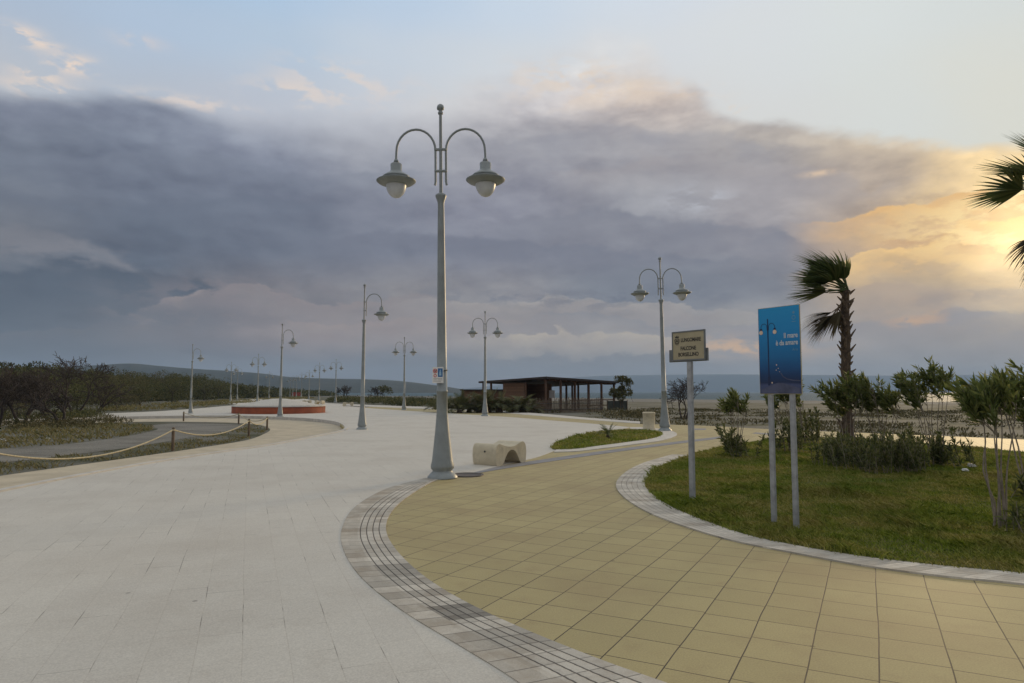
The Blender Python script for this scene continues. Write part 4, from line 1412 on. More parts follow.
# ------------------------------------------------------------------ fan palms
def frond(mb_leaf, mb_pet, base, d, Lp, fan, nl, wind, rng, spread=78, droop=0.25, fold=0.3, blow=0.6):
    """one fan frond: petiole + leaflets, blown by the wind"""
    d = Vector(d).normalized()
    side = d.cross(Vector((0, 0, 1)))
    side = side.normalized() if side.length > 1e-3 else Vector((0, 1, 0))
    up = side.cross(d)
    b = Vector(base)
    pts = []
    w = Vector(wind)
    for k in range(6):
        s = k / 5
        pts.append(b + d * Lp * s + w * (0.22 * s * s * Lp) + Vector((0, 0, -droop * 0.3 * s * s * Lp)))
    mb_pet.tube(pts, [0.028 - 0.016 * k / 5 for k in range(6)], 5)
    hub = pts[-1]
    dd = (pts[-1] - pts[-2]).normalized()
    side = dd.cross(Vector((0, 0, 1))); side = side.normalized() if side.length > 1e-3 else Vector((0, 1, 0))
    up = side.cross(dd)
    roll = rng.uniform(-0.5, 0.5)
    s2 = side * math.cos(roll) + up * math.sin(roll); u2 = up * math.cos(roll) - side * math.sin(roll)
    for k in range(nl):
        q = (k + 0.5) / nl * 2 - 1
        th = R(spread) * q + rng.uniform(-0.03, 0.03)
        L = fan * (1 - 0.28 * q * q) * rng.uniform(0.85, 1.08)
        ld = dd * math.cos(th) + s2 * math.sin(th) + u2 * (fold * abs(q) * 0.6 + (0.05 if k % 2 else -0.05))
        ld.normalize()
        wd = (s2 * math.cos(th) - dd * math.sin(th)).normalized()
        segs = 5
        prev = hub
        ring = []
        cur = ld.copy()
        for j in range(segs + 1):
            s = j / segs
            width = 0.032 * fan * (0.35 + 1.3 * s if s < 0.45 else (1.0 - s) / 0.55 * 0.93 + 0.02)
            ring.append((prev - wd * width, prev + wd * width))
            cur = (ld + w * (0.35 + 1.3 * s) * blow + Vector((0, 0, -1)) * droop * s ** 2).normalized()
            prev = prev + cur * (L / segs)
        vs = [p for pr_ in ring for p in pr_]
        mb_leaf.add(vs, [(2 * j, 2 * j + 1, 2 * j + 3, 2 * j + 2) for j in range(segs)])


def palm(label, loc, H, fronds, dead, wind, seed, fan=0.95, Lp=0.75, r0=0.24, lean=(0, 0), nl=34, spread=80, blow=0.6):
    rng = random.Random(seed)
    t = thing('palm_tree', label, 'palm tree', loc)
    # trunk
    mb = MB()
    pts, rad = [], []
    nseg = 26
    for k in range(nseg + 1):
        s = k / nseg
        pts.append((lean[0] * s * s + 0.01 * rng.uniform(-1, 1), lean[1] * s * s, H * s))
        rad.append(r0 * (1.25 - 0.9 * s if s < 0.12 else (1.14 - 0.45 * s) * 0.86) * rng.uniform(0.94, 1.06))
    mb.tube(pts, rad, 14)
    mb.obj('trunk', M['palm_trunk'], t)
    # old leaf bases in a spiral
    mb = MB()
    nb = int(H * 22)
    for k in range(nb):
        s = (k + 0.5) / nb
        a = k * 2.399963
        z = H * s
        rr = r0 * (1.14 - 0.45 * s) * 0.80
        ca, sa = math.cos(a), math.sin(a)
        base = Vector((lean[0] * s * s + ca * rr, lean[1] * s * s + sa * rr, z))
        out = Vector((ca, sa, 0))
        L = rng.uniform(0.05, 0.16) * (1.0 if s > 0.15 else 0.8)
        up_ = rng.uniform(0.5, 1.3)
        tip = base + out * L + Vector((0, 0, L * up_))
        sd = Vector((-sa, ca, 0)) * rng.uniform(0.025, 0.045)
        th = Vector((0, 0, -0.05))
        v = [base - sd * 1.4, base + sd * 1.4, base + th * 1.6 + out * 0.02, tip - sd * 0.45, tip + sd * 0.45, tip + out * 0.012 + Vector((0, 0, -0.02))]
        mb.add(v, [(0, 1, 4, 3), (0, 3, 5, 2), (1, 2, 5, 4), (3, 4, 5), (0, 2, 1)])
    mb.obj('leaf_bases', M['palm_boot'], t)
    top = Vector((lean[0], lean[1], H))
    for (d, lp, ff, dr) in fronds:
        ml, mp2 = MB(), MB()
        frond(ml, mp2, top + Vector((rng.uniform(-.06, .06), rng.uniform(-.06, .06), rng.uniform(-0.1, 0.12))), d, Lp * lp, fan * ff, nl, wind, rng, spread, dr, 0.3, blow)
        f = ml.obj('frond', M['palm_leaf'], t, fix=False)
        mp2.obj('petiole', M['palm_leaf'], f)
    for (d, lp, ff, dr) in dead:
        ml, mp2 = MB(), MB()
        frond(ml, mp2, top + Vector((rng.uniform(-.08, .08), rng.uniform(-.08, .08), rng.uniform(-0.35, -0.1))), d, Lp * lp, fan * ff, nl, (wind[0] * 0.5, wind[1], wind[2]), rng, 34, dr, 0.9)
        f = ml.obj('dead_frond', M['palm_dead'], t, fix=False)
        mp2.obj('petiole', M['palm_boot'], f)
    return t


pb_ = G(848, 452.0)
crown_z = P(846, 290, pb_.y).z
fr = []
rng = random.Random(3)
for (dx, dy, dz, lp, ff, dr) in [(-0.75, -0.2, 0.85, 0.8, 1.0, 0.15), (-0.55, 0.3, 1.0, 0.8, 1.0, 0.1), (-0.35, -0.35, 1.1, 0.75, 1.0, 0.1), (-0.9, 0.15, 0.55, 0.9, 1.0, 0.25), (-0.2, 0.1, 1.2, 0.7, 0.95, 0.1), (-1.0, -0.3, 0.35, 0.9, 1.0, 0.3), (0.05, -0.2, 1.15, 0.6, 0.85, 0.1), (-0.8, 0.5, 0.4, 0.9, 1.0, 0.3), (-1.0, -0.05, 0.1, 0.9, 1.0, 0.45), (-1.0, 0.1, -0.05, 0.9, 1.0, 0.35), (-0.6, -0.6, 0.6, 0.7, 1.0, 0.3), (-0.5, 0.6, 0.8, 0.7, 1.0, 0.2), (-0.7, 0.0, 1.0, 0.65, 1.0, 0.1), (-0.95, 0.25, 0.7, 0.8, 1.0, 0.2), (-0.6, 0.1, 0.9, 0.9, 1.1, 0.15), (-0.9, -0.15, 0.3, 0.8, 1.0, 0.3), (-0.45, -0.2, 1.0, 0.9, 1.05, 0.1), (-0.85, 0.35, 0.15, 0.8, 0.95, 0.4), (-0.85, -0.45, 0.8, 0.8, 1.0, 0.15)]:
    fr.append(((dx, dy, dz), lp, ff, dr))
dead = [((-0.9, 0.2, -0.35), 0.9, 1.0, 0.9), ((-0.8, -0.3, -0.55), 0.8, 0.95, 1.2), ((-0.6, 0.4, -0.9), 0.75, 0.95, 1.6), ((-0.9, -0.1, -0.75), 0.9, 0.95, 1.4), ((-0.5, -0.5, -1.0), 0.6, 0.85, 1.8), ((0.1, 0.5, -1.0), 0.4, 0.7, 1.6)]
palm('windswept fan palm with shaggy trunk standing among the oleanders', (pb_.x, pb_.y, 0.0), crown_z, fr, dead, (-0.85, 0.05, 0.05), 5, fan=1.02, Lp=0.50, r0=0.155, lean=(0.10, 0), spread=70, blow=0.62, nl=26)
# the nearer palm whose fronds reach in at the right edge
Yr = 12.2
cr = P(1088, 190, Yr)
fr2 = [((-0.95, -0.15, 0.28), 1.15, 1.1, 0.02), ((-0.9, 0.3, 0.10), 1.2, 1.0, 0.25), ((-0.7, -0.4, 0.7), 1.0, 1.0, 0.1), ((-0.3, 0.5, 1.0), 1.0, 1.0, 0.1), ((0.1, -0.4, 1.1), 0.9, 1.0, 0.1), ((0.7, 0.1, 0.8), 0.8, 0.9, 0.1), ((0.5, -0.6, 0.5), 0.8, 0.9, 0.2), ((0.3, 0.8, 0.4), 0.8, 0.9, 0.2), ((0.9, 0.3, 0.2), 0.7, 0.9, 0.2), ((-0.4, 0.8, 0.3), 1.0, 1.0, 0.2), ((-0.2, -0.9, 0.3), 0.9, 1.0, 0.2)]
dead2 = [((-0.95, 0.1, -0.30), 1.05, 0.85, 1.4), ((-0.5, 0.6, -0.7), 0.9, 0.9, 1.4), ((0.6, 0.3, -0.8), 0.7, 0.9, 1.3), ((0.2, -0.7, -0.9), 0.7, 0.9, 1.5)]
palm('nearer fan palm whose fronds reach into the sky at the right edge', (cr.x, Yr, 0.0), cr.z, fr2, dead2, (-0.35, 0.0, 0.0), 9, fan=0.95, Lp=0.75, r0=0.25, lean=(-0.1, 0))


# ------------------------------------------------------------------ oleanders
GO = 'oleander bushes on the lawn'


def oleander(label, loc, h, seed, nst=6, spread=0.35, lean=(-0.12, 0.03), shoots=8, crown=1.0, stem_r=0.011, clear=0.6, leafL=0.175, leafW=0.036, tw=7, shoot_h=0.55):
    rng = np.random.default_rng(seed)
    t = thing('oleander_bush', label, 'bush', loc, group=GO)
    lp = []
    for k in range(nst):
        a = rng.uniform(0, 2 * np.pi); rr = spread * rng.uniform(0.3, 1.0)
        hh = h * rng.uniform(0.66, 0.90)
        b = np.array([0.09 * np.cos(a), 0.09 * np.sin(a), -0.03])
        top = np.array([rr * np.cos(a) + lean[0] * hh * 0.4, rr * np.sin(a) + lean[1] * hh, hh])
        pts = []
        wob = rng.normal(0, 0.014, (3, 2))
        for j in range(9):
            s = j / 8
            p = b * (1 - s) + top * s
            p[0] += (0.25 * rr * np.cos(a)) * math.sin(math.pi * s) * -0.5 + wob[0, 0] * math.sin(3 * s * math.pi)
            p[1] += wob[1, 1] * math.sin(2 * s * math.pi)
            pts.append(p)
        mb = MB(); mb.tube(pts, [stem_r * (1.15 - 0.75 * j / 8) for j in range(9)], 6)
        # twigs fan out near the top
        for q in range(tw):
            s = rng.uniform(clear + 0.08, 1.0) ** 0.7
            i = int(s * 8); f = s * 8 - i
            p = pts[i] * (1 - f) + pts[min(i + 1, 8)] * f
            td = np.array([rng.normal(0, 0.34) - 0.36, rng.normal(0, 0.36), rng.uniform(0.5, 1.0)])
            td /= np.linalg.norm(td)
            L = rng.uniform(0.26, 0.52) * crown
            tp = [p, p + td * L * 0.5, p + td * L + np.array([lean[0] * 0.25, 0, -0.02])]
            mb.tube(tp, [0.006, 0.005, 0.003], 4, cap=False)
            nl = int(19 * L / 0.35)
            u = rng.uniform(0.25, 1.0, nl)
            c = np.array(p)[None] + td[None] * (L * u)[:, None]
            c[:, 0] -= 0.06 * u ** 2
            dd = td[None] * 0.9 + rng.normal(0, 0.48, (nl, 3)) + np.array([-0.26, 0, 0.12])
            lp.append(leaves(c, dd, leafL, leafW, rng, 0.04))
        mb.obj('stem', M['bark_grey'], t)
    if lp:
        V, Fc = merge(lp)
        np_mesh('foliage', V, Fc, M['oleander'], t)
    if shoots:
        lp = []; mb = MB()
        for k in range(shoots):
            a = rng.uniform(0, 2 * np.pi); r1 = spread * rng.uniform(0.1, 1.3)
            p = np.array([r1 * np.cos(a), r1 * np.sin(a), 0.0])
            td = np.array([rng.normal(0, 0.25) - 0.12, rng.normal(0, 0.25), 1.0]); td /= np.linalg.norm(td)
            L = shoot_h * rng.uniform(0.5, 1.15)
            mb.tube([p, p + td * L * 0.5, p + td * L], [0.006, 0.005, 0.003], 4, cap=False)
            nl = int(34 * L / 0.5)
            u = rng.uniform(0.12, 1.0, nl)
            c = p[None] + td[None] * (L * u)[:, None]
            dd = td[None] * 0.8 + rng.normal(0, 0.55, (nl, 3))
            lp.append(leaves(c, dd, leafL * 0.85, leafW * 1.0, rng, 0.04))
        V, Fc = merge(lp)
        f = np_mesh('low_shoots', V, Fc, M['oleander_dark'], t)
        mb.obj('shoot_stems', M['bark_grey'], f)
    return t


def ol(label, px, pyb, pyt, seed, **kw):
    b = G(px, pyb, 0.012)
    h = P(px, pyt, b.y).z
    return oleander(label, b, h, seed, **kw)


ol('oleander bush left of the blue poster with two small leafy heads', 737, 457, 391, 21, nst=6, spread=0.42, clear=0.72, shoots=18, crown=0.75, tw=7, lean=(-0.2, 0), shoot_h=0.72)
ol('oleander bush seen between the two posts of the blue poster', 789, 452, 386, 22, nst=6, spread=0.40, clear=0.7, shoots=20, crown=0.8, lean=(-0.15, 0), shoot_h=0.9)
ol('oleander bush just right of the blue poster posts', 806, 444, 382, 23, nst=5, spread=0.45, clear=0.62, shoots=18, lean=(-0.1, 0), shoot_h=0.95)
ol('dense oleander bush in front of the palm trunk', 848, 462, 386, 24, nst=7, spread=0.45, clear=0.62, shoots=20, tw=8, shoot_h=0.6)
ol('leafy oleander bush directly right of the palm trunk', 884, 463, 379, 25, nst=9, spread=0.55, clear=0.62, shoots=25, tw=8, shoot_h=0.6)
ol('tall oleander bush with long leaning stems in the middle of the right lawn', 938, 466, 371, 26, nst=9, spread=0.55, clear=0.62, shoots=36, tw=8, shoot_h=0.72)
ol('nearest oleander with bare pale stems at the right of the lawn', 997, 527, 377, 27, nst=7, spread=0.40, clear=0.74, shoots=0, tw=6, lean=(-0.02, 0.03), stem_r=0.012, leafL=0.185, leafW=0.036)
ol('oleander bush cut by the right edge with darker forked stems', 1034, 500, 371, 28, nst=8, spread=0.5, clear=0.62, shoots=8, tw=7, lean=(-0.1, 0.03), stem_r=0.015, leafL=0.185, leafW=0.036, shoot_h=0.4)


def low_shrub(label, px, pyb, pyt, seed, n=30, spread=0.4):
    b = G(px, pyb, 0.012); h = P(px, pyt, b.y).z
    return oleander(label, b, h, seed, nst=0, spread=spread, shoots=n, shoot_h=h, leafL=0.12, leafW=0.024)


low_shrub('small bushy oleander shoots at the foot of the palm, left one', 838, 466, 436, 31, 40, 0.42)
low_shrub('wide low oleander shoots on the grass right of the palm', 868, 472, 438, 32, 44, 0.45)
low_shrub('dark low oleander clump between the two taller bushes', 912, 473, 438, 33, 44, 0.3)
low_shrub('low oleander sprig at the right edge beside the nearest stems', 1022, 531, 505, 34, 16, 0.25)

# white litter by the bushes
M['paper'] = simple('white_litter', (0.62, 0.62, 0.6), 0.6, 0.1)


def litter(label, p, s, seed):
    r = random.Random(seed)
    bm = bmesh.new(); bmesh.ops.create_icosphere(bm, subdivisions=2, radius=1)
    for v in bm.verts:
        v.co = Vector((v.co.x * s, v.co.y * s * 0.8, max(v.co.z, -0.3) * s * 0.6)) * r.uniform(0.7, 1.25)
    me = bpy.data.meshes.new('litter'); bm.to_mesh(me); bm.free(); me.materials.append(M['paper'])
    o = bpy.data.objects.new('litter', me); COL.objects.link(o); o.location = p + Vector((0, 0, s * 0.15))
    return tag(o, label, 'litter')


litter('crumpled white litter on the grass right of the tall oleander', G(971, 466.5, 0.03), 0.09, 1)
litter('flat white scrap in the grass left of the crumpled litter', G(965, 471, 0.03), 0.07, 2)
litter('white scrap lying below the bare trees on the left', G(80, 421.5, ZG), 0.16, 3)
litter('pale scrap in the dry grass at the left edge', G(2, 441, ZG), 0.12, 4)
litter('pale scrap in the dry grass between the left edge and the bare trees', G(48, 439.5, ZG), 0.09, 5)


# ------------------------------------------------------------------ cycad on the small patch
def dwarf_palm(label, loc, h, seed, nf=14, mat='oleander_dark', group=None):
    rng = random.Random(seed)
    t = thing('dwarf_palm', label, 'plant', loc, group=group)
    mb = MB(); mb.lathe([(h * 0.12, 0), (h * 0.14, h * 0.12), (h * 0.09, h * 0.24), (0.01, h * 0.26)], 10)
    mb.obj('stump', M['palm_trunk'], t)
    ml = MB()
    for k in range(nf):
        a = k * 2.4 + rng.uniform(-0.3, 0.3)
        el = rng.uniform(0.35, 1.3)
        L = h * rng.uniform(0.8, 1.15)
        d = Vector((math.cos(a) * math.cos(el), math.sin(a) * math.cos(el), math.sin(el)))
        p = Vector((0, 0, h * 0.2)); seg = 9
        cur = d.copy()
        sd = Vector((-math.sin(a), math.cos(a), 0))
        for j in range(seg):
            nxt = p + cur * (L / seg)
            if j > 0:
                w = L * 0.28 * math.sin(math.pi * (j + 0.6) / (seg + 0.8))
                for s in (-1, 1):
                    for o_ in (0.0, 0.5):
                        q = p.lerp(nxt, o_)
                        tip = q + (sd * s + cur * 0.7 + Vector((0, 0, 0.15))).normalized() * w
                        ml.add([q, q + cur * (L / seg * 0.42), tip], [(0, 1, 2)])
            p = nxt
            cur = (cur + Vector((-0.05, 0, -0.16))).normalized()
    ml.obj('fronds', M[mat], t, fix=False)
    return t


dwarf_palm('little cycad on the small lawn patch in the plaza', G(608, 438.5, 0.014), 0.50, 2, 16)

# ------------------------------------------------------------------ litter bin pillar
bb = G(649, 429.5)
T = thing('litter_bin', 'squat cream stone litter bin beside the lamp behind the street name sign', 'litter bin', (bb.x, bb.y, 0.0))
mb = MB(); mb.lathe([(0.27, 0.0), (0.27, 0.04), (0.255, 0.06), (0.255, 0.66), (0.275, 0.68), (0.275, 0.735), (0.22, 0.75), (0.21, 0.70)], 20, cap=False); mb.obj('bin_body', M['concrete'], T)
mb = MB(); mb.lathe([(0.205, 0.60), (0.205, 0.705), (0.19, 0.71), (0.01, 0.66)], 18, cap=False); mb.obj('liner', M['dark_metal'], T)

# ------------------------------------------------------------------ rope fence
posts_px = [(-34, 480, 0.72), (172.6, 451, 0.70), (248.7, 437, 0.70), (267, 429.8, 0.62), (238.6, 424.2, 0.62), (183.5, 421.3, 0.58)]
plabs = ['wooden rope post outside the left edge carrying the long rope', 'wooden rope post standing alone midway along the sagging ropes', 'wooden rope post on the grass strip left of the tip of the gravel', 'wooden rope post at the tip of the gravel in front of the planter', 'wooden rope post at the far side of the gravel, below the left planter end', 'small far rope post at the back of the gravel']
tops = []
for (px, py, h), lab in zip(posts_px, plabs):
    g = G(px, py, ZG)
    t = thing('rope_post', lab, 'post', g, group='rope posts round the gravel')
    mb = MB(); mb.lathe([(0.045, -0.05), (0.043, h - 0.03), (0.03, h), (0.004, h + 0.004)], 10); mb.obj('stake', M['post_wood'], t)
    mb = MB(); mb.lathe([(0.052, h - 0.10), (0.055, h - 0.08), (0.052, h - 0.06)], 10); mb.obj('rope_knot', M['rope'], t)
    tops.append(g + Vector((0, 0, h - 0.07)))
rl = ['long pale rope sagging low over the dry grass at the left', 'pale rope hanging between the lone post and the gravel tip', 'short rope between the two posts at the gravel tip', 'rope running back round the tip of the gravel', 'far rope at the back of the gravel']
for (a, b), sag, lab in zip(zip(tops[:-1], tops[1:]), (0.50, 0.33, 0.22, 0.25, 0.25), rl):
    pts = []
    for k in range(25):
        s = k / 24
        p = a.lerp(b, s); p.z -= sag * 4 * s * (1 - s)
        pts.append(p)
    mb = MB(); mb.tube(pts, 0.020, 7)
    tag(mb.obj('rope', M['rope']), lab, 'rope', 'ropes between the posts')

# ------------------------------------------------------------------ round planter
pc_ = G(279.3, 414.2)
r = 44.6 / F * (pc_.y + 3)
T = thing('round_planter', 'low round planter with an orange red wall and pale rim', 'planter', (pc_.x * (pc_.y + r) / pc_.y, pc_.y + r, 0.0))
mb = MB(); mb.lathe([(r, 0.0), (r, 0.50), (r - 0.3, 0.50), (r - 0.3, 0.30)], 64, cap=False); mb.obj('wall', M['red_wall'], T)
mb = MB(); mb.lathe([(r + 0.03, 0.50), (r + 0.03, 0.60), (r - 0.34, 0.60), (r - 0.34, 0.50)], 64, cap=False); mb.obj('rim', M['kerb'], T)
mb = MB(); mb.lathe([(r - 0.30, 0.45), (r - 0.6, 0.62), (r * 0.75, 0.66), (r * 0.4, 0.95), (r * 0.15, 1.08), (0.01, 1.10)], 40, cap=False); mb.obj('planting_mound', M['white_paving'], T)

# far red barrier on the promenade
g = P(296, 399, 235)
T = thing('red_barrier', 'tiny red barrier far along the promenade among the distant lamps', 'barrier', (g.x, 235, 0))
M['barrier_red'] = simple('barrier_red', (0.36, 0.03, 0.03), 0.6, 0.1)
for z in (0.35, 0.75, 1.15):
    mb = MB(); mb.box((-1.5, -0.03, z), (1.5, 0.03, z + 0.30)); mb.obj('rail', M['barrier_red'], T)
for xx in (-1.4, 1.4):
    mb = MB(); mb.box((xx - 0.06, 0.032, 0), (xx + 0.06, 0.12, 1.5)); mb.obj('upright', M['galv'], T)

# ------------------------------------------------------------------ kiosk
Cn = Vector((34 / F * 60, 60.0)); Ln = Vector((-29 / F * 66, 66.0)); Rn = Vector((87 / F * 68, 68.0))
u = (Ln - Cn); lu = u.length; u.normalize()
v = Vector((u.y, -u.x)); lv = (Rn - Cn).length
if v.dot(Rn - Cn) < 0: v = -v
K = thing('beach_kiosk', 'brown wooden beach kiosk with a flat roof and open veranda', 'kiosk', (Cn.x, Cn.y, ZG))
kp = lambda a, b, z: (u.x * a + v.x * b, u.y * a + v.y * b, z)


def kbox(mb, a0, a1, b0, b1, z0, z1):
    vs = [kp(a, b, z) for z in (z0, z1) for a, b in ((a0, b0), (a1, b0), (a1, b1), (a0, b1))]
    if isinstance(z1, tuple): pass
    mb.add(vs, [(3, 2, 1, 0), (4, 5, 6, 7), (0, 1, 5, 4), (1, 2, 6, 5), (2, 3, 7, 6), (3, 0, 4, 7)])


mb = MB()
zc, zl, zr = 3.10, 2.78, 2.78
vs = []
for dz in (-0.17, 0.0):
    vs += [kp(-0.3, -0.3, zc + dz), kp(lu + 0.3, -0.3, zl + dz), kp(lu + 0.3, lv + 0.3, zl - 0.3 + dz), kp(-0.3, lv + 0.3, zr + dz)]
mb.add(vs, [(3, 2, 1, 0), (4, 5, 6, 7), (0, 1, 5, 4), (1, 2, 6, 5), (2, 3, 7, 6), (3, 0, 4, 7)])
mb.obj('roof', M['wood_dark'], K)
rafter = MB()
for k in range(14):
    b = 0.2 + k * (lv - 0.4) / 13
    f = b / lv
    z_ = zc + (zr - zc) * f - 0.30
    kbox(rafter, -0.25, 1.2, b - 0.04, b + 0.04, z_ - 0.02, z_ + 0.10)
rafter.obj('rafters', M['wood'], K)
for i in range(6):
    b = 0.05 + i * (lv - 0.1) / 5
    mb = MB(); f = b / lv
    kbox(mb, 0.0, 0.16, b - 0.08, b + 0.08, 0, zc + (zr - zc) * f - 0.22); mb.obj('post', M['wood'], K)
for a, b in ((lu - 0.05, 0.0), (lu * 0.86, 0.0), (lu * 0.30, 0.0), (3.2, lv - 0.1), (5.4, lv - 0.1), (3.0, lv * 0.62), (3.0, lv * 0.8)):
    mb = MB(); kbox(mb, a, a + 0.15, b, b + 0.15, 0, 2.52 if b > 1 else 2.62); mb.obj('post', M['wood'], K)
mb = MB()
kbox(mb, lu * 0.36, lu * 0.70, 0.30, 0.42, 0, 2.60)
kbox(mb, lu * 0.22, lu * 0.70 - 0.12, 2.6, 2.72, 0, 2.50)
kbox(mb, lu * 0.70 - 0.12, lu * 0.70, 0.42, 2.72, 0, 2.50)
kbox(mb, 0.3, lu * 0.36, 0.32, 0.42, 0, 0.95)
mb.obj('wall', M['boards'], K)
mb = MB(); kbox(mb, 0.25, lu * 0.36, 0.22, 0.50, 0.955, 1.01); mb.obj('counter', M['wood'], K)
mb = MB(); kbox(mb, lu * 0.16, lu * 0.24, 2.55, 2.595, 1.2, 1.9); mb.obj('notice_board', M['white_paint'], K)
mb = MB(); kbox(mb, 0.05, 0.11, 3.2, lv, 0.95, 1.05); kbox(mb, 0.05, 0.11, 3.2, lv, 0.45, 0.53); mb.obj('railing', M['wood'], K)
# low annex on the left
an = thing('wooden_shed', 'low dark wooden shed at the left end of the kiosk behind the palms', 'shed', (0, 0, 0))
a0 = P(462, 395, 70); a1 = P(504, 395, 70)
mb = MB(); mb.box((a0.x, 70, ZG), (a1.x - 0.1, 73, 1.75)); mb.obj('wall', M['boards'], an)
mb = MB(); mb.box((a0.x - 0.2, 69.8, 1.755), (a1.x, 73.2, 1.87)); mb.obj('roof', M['wood_dark'], an)
# reed fence in front
rf = thing('reed_fence', 'grey reed windbreak fence in front of the kiosk veranda', 'fence', (0, 0, 0))
fa, fb = P(534, 400, 56.5), P(603, 400, 60.5)
mb = MB(); rr = random.Random(5)
for k in range(130):
    s = k / 129
    x, y = fa.x + (fb.x - fa.x) * s, fa.y + (fb.y - fa.y) * s
    h = 1.15 + rr.uniform(-0.22, 0.18)
    mb.tube([(x, y, ZG - 0.05), (x + rr.uniform(-.03, .03), y, ZG + h)], 0.022, 4)
mb.obj('reeds', M['reed'], rf)
mb = MB()
for z in (0.3, 0.8): mb.tube([(fa.x, fa.y - 0.05, ZG + z), (fb.x, fb.y - 0.05, ZG + z)], 0.02, 5)
mb.obj('wire', M['dark_metal'], rf)
nf = thing('net_fence', 'dark green netting fence right of the kiosk', 'fence', (0, 0, 0))
fa, fb = P(607, 400, 62), P(627, 400, 62)
mb = MB(); mb.box((fa.x, 62.0, ZG + 0.1), (fb.x, 62.02, ZG + 0.95)); mb.obj('netting', simple('dark_green_net', (0.08, 0.09, 0.075), 0.8, 0.3, 2), nf)
for k in range(4):
    x = fa.x + (fb.x - fa.x) * k / 3
    mb = MB(); mb.tube([(x, 61.93, ZG - 0.05), (x, 61.93, ZG + 1.05)], 0.035, 6); mb.obj('post', M['post_wood'], nf)

GH = 'dwarf palms in the hedge before the kiosk'
hd = random.Random(14)
seg_lab = ['at the left end of the hedge', 'second from the left end of the hedge', 'below the shed', 'just left of the lamp at the kiosk', 'behind the lamp at the kiosk', 'right of the lamp at the kiosk', 'below the boarded kiosk wall', 'below the serving hatch of the kiosk', 'at the right end of the hedge by the reeds']
for i, lab in enumerate(seg_lab):
    px = 447 + i * 10.6 + hd.uniform(-2, 2)
    g = P(px, 402, 53 + hd.uniform(-1.5, 1.5) + i * 0.3)
    dwarf_palm('dark shaggy dwarf palm ' + lab, (g.x, g.y, ZG), 1.75 * hd.uniform(0.85, 1.2), 50 + i, 22, 'scrub', GH)


# ------------------------------------------------------------------ trees
def branch(mb, p, d, L, r, depth, rng, wind, tips, split=3, curl=0.28, minr=0.004, sides=5):
    pts = [Vector(p)]; cur = Vector(d).normalized(); seg = 4
    for k in range(seg):
        cur = (cur + Vector((rng.gauss(0, curl * .5), rng.gauss(0, curl * .5), rng.gauss(0, curl * .3))) + Vector(wind) * 0.10).normalized()
        pts.append(pts[-1] + cur * (L / seg))
    mb.tube(pts, [max(minr, r * (1 - 0.45 * k / seg)) for k in range(seg + 1)], sides if r > 0.02 else 3, cap=False)
    tips.append((pts[-1], cur.copy(), depth))
    if depth <= 0: return
    for k in range(split):
        s = rng.uniform(0.35, 1.0) if k else 1.0
        i = min(int(s * seg), seg - 1)
        q = pts[i].lerp(pts[i + 1], s * seg - i)
        nd = (cur + Vector((rng.gauss(0, 0.65), rng.gauss(0, 0.65), rng.gauss(0.1, 0.5)))).normalized()
        branch(mb, q, nd, L * rng.uniform(0.55, 0.85), r * rng.uniform(0.45, 0.65), depth - 1, rng, wind, tips, split, curl, minr, sides)


def bare_tree(label, loc, h, seed, wind=(-0.3, 0, 0), stems=3, depth=4, group=None, r=0.07, minr=0.010):
    rng = random.Random(seed)
    t = thing('bare_tree', label, 'tree', loc, group=group)
    tr = MB(); cr_ = MB(); tips = []
    for k in range(stems):
        a = rng.uniform(0, 6.28)
        d = Vector((math.cos(a) * 0.45 + wind[0] * 0.5, math.sin(a) * 0.45, 1)).normalized()
        L = h * 0.36
        pts = [Vector((0.12 * math.cos(a), 0.12 * math.sin(a), -0.05))]; cur = d
        for j in range(5):
            cur = (cur + Vector((rng.gauss(0, 0.14), rng.gauss(0, 0.14), 0))).normalized(); pts.append(pts[-1] + cur * L / 5)
        tr.tube(pts, [r * (1.2 - 0.1 * j) for j in range(6)], 7)
        for q in range(3):
            nd = (cur + Vector((rng.gauss(0, 0.5), rng.gauss(0, 0.5), 0.2))).normalized()
            branch(cr_, pts[-1 - (q % 2)], nd, h * 0.27, r * 0.6, depth - 1, rng, wind, tips, 3, 0.3, minr)
    tr.obj('trunk', M['bark_dark'], t, fix=False)
    cr_.obj('branches', M['bark_dark'], t, fix=False)
    return t


GB = 'bare trees of the thicket on the left'
for lab, px, pyb, pyt, sd, st, wd in [
    ('tallest bare tree with dark forked trunks at the right of the left thicket', 74, 418, 352, 61, 3, (-0.1, 0, 0.1)),
    ('bare dark tree leaning at the right end of the thicket', 92, 417, 370, 62, 2, (0.15, 0, 0)),
    ('bare bushy tree left of the tallest one in the thicket', 48, 421, 366, 63, 4, (-0.2, 0, 0)),
    ('bare twiggy tree second from the left edge', 22, 424, 364, 64, 4, (-0.2, 0, 0)),
    ('bare twiggy tree cut by the left edge', -4, 426, 362, 65, 4, (-0.1, 0, 0)),
    ('low bare tree with a slanting trunk below the tallest one', 60, 424, 384, 66, 3, (-0.5, 0, 0))]:
    g = G(px, pyb, ZG); h = P(px, pyt, g.y).z - ZG
    bare_tree(lab, g, h, sd, wd, st, 5 if sd in (61, 63, 64) else 4, GB, r=0.075, minr=0.016)
g = P(684, 405, 44)
bare_tree('bare wind bent tree behind the street name sign', (g.x, 44, ZG), 2.9, 71, (-0.55, 0, 0.05), 3, 5, None, 0.05, 0.010)
for lab, px, yb, yt, sd in [('small bare tree on the far dune, left of two by the lamp poles', 347, 402, 385, 72), ('small bare tree on the far dune, between the single lamp and the far one', 377, 402, 387, 73)]:
    D = 150; gg = P(px, yb, D); h = (yb - yt) / F * D
    bare_tree(lab, (gg.x, D, ZG), h, sd, (-0.2, 0, 0), 3, 4, None, 0.08, 0.035)


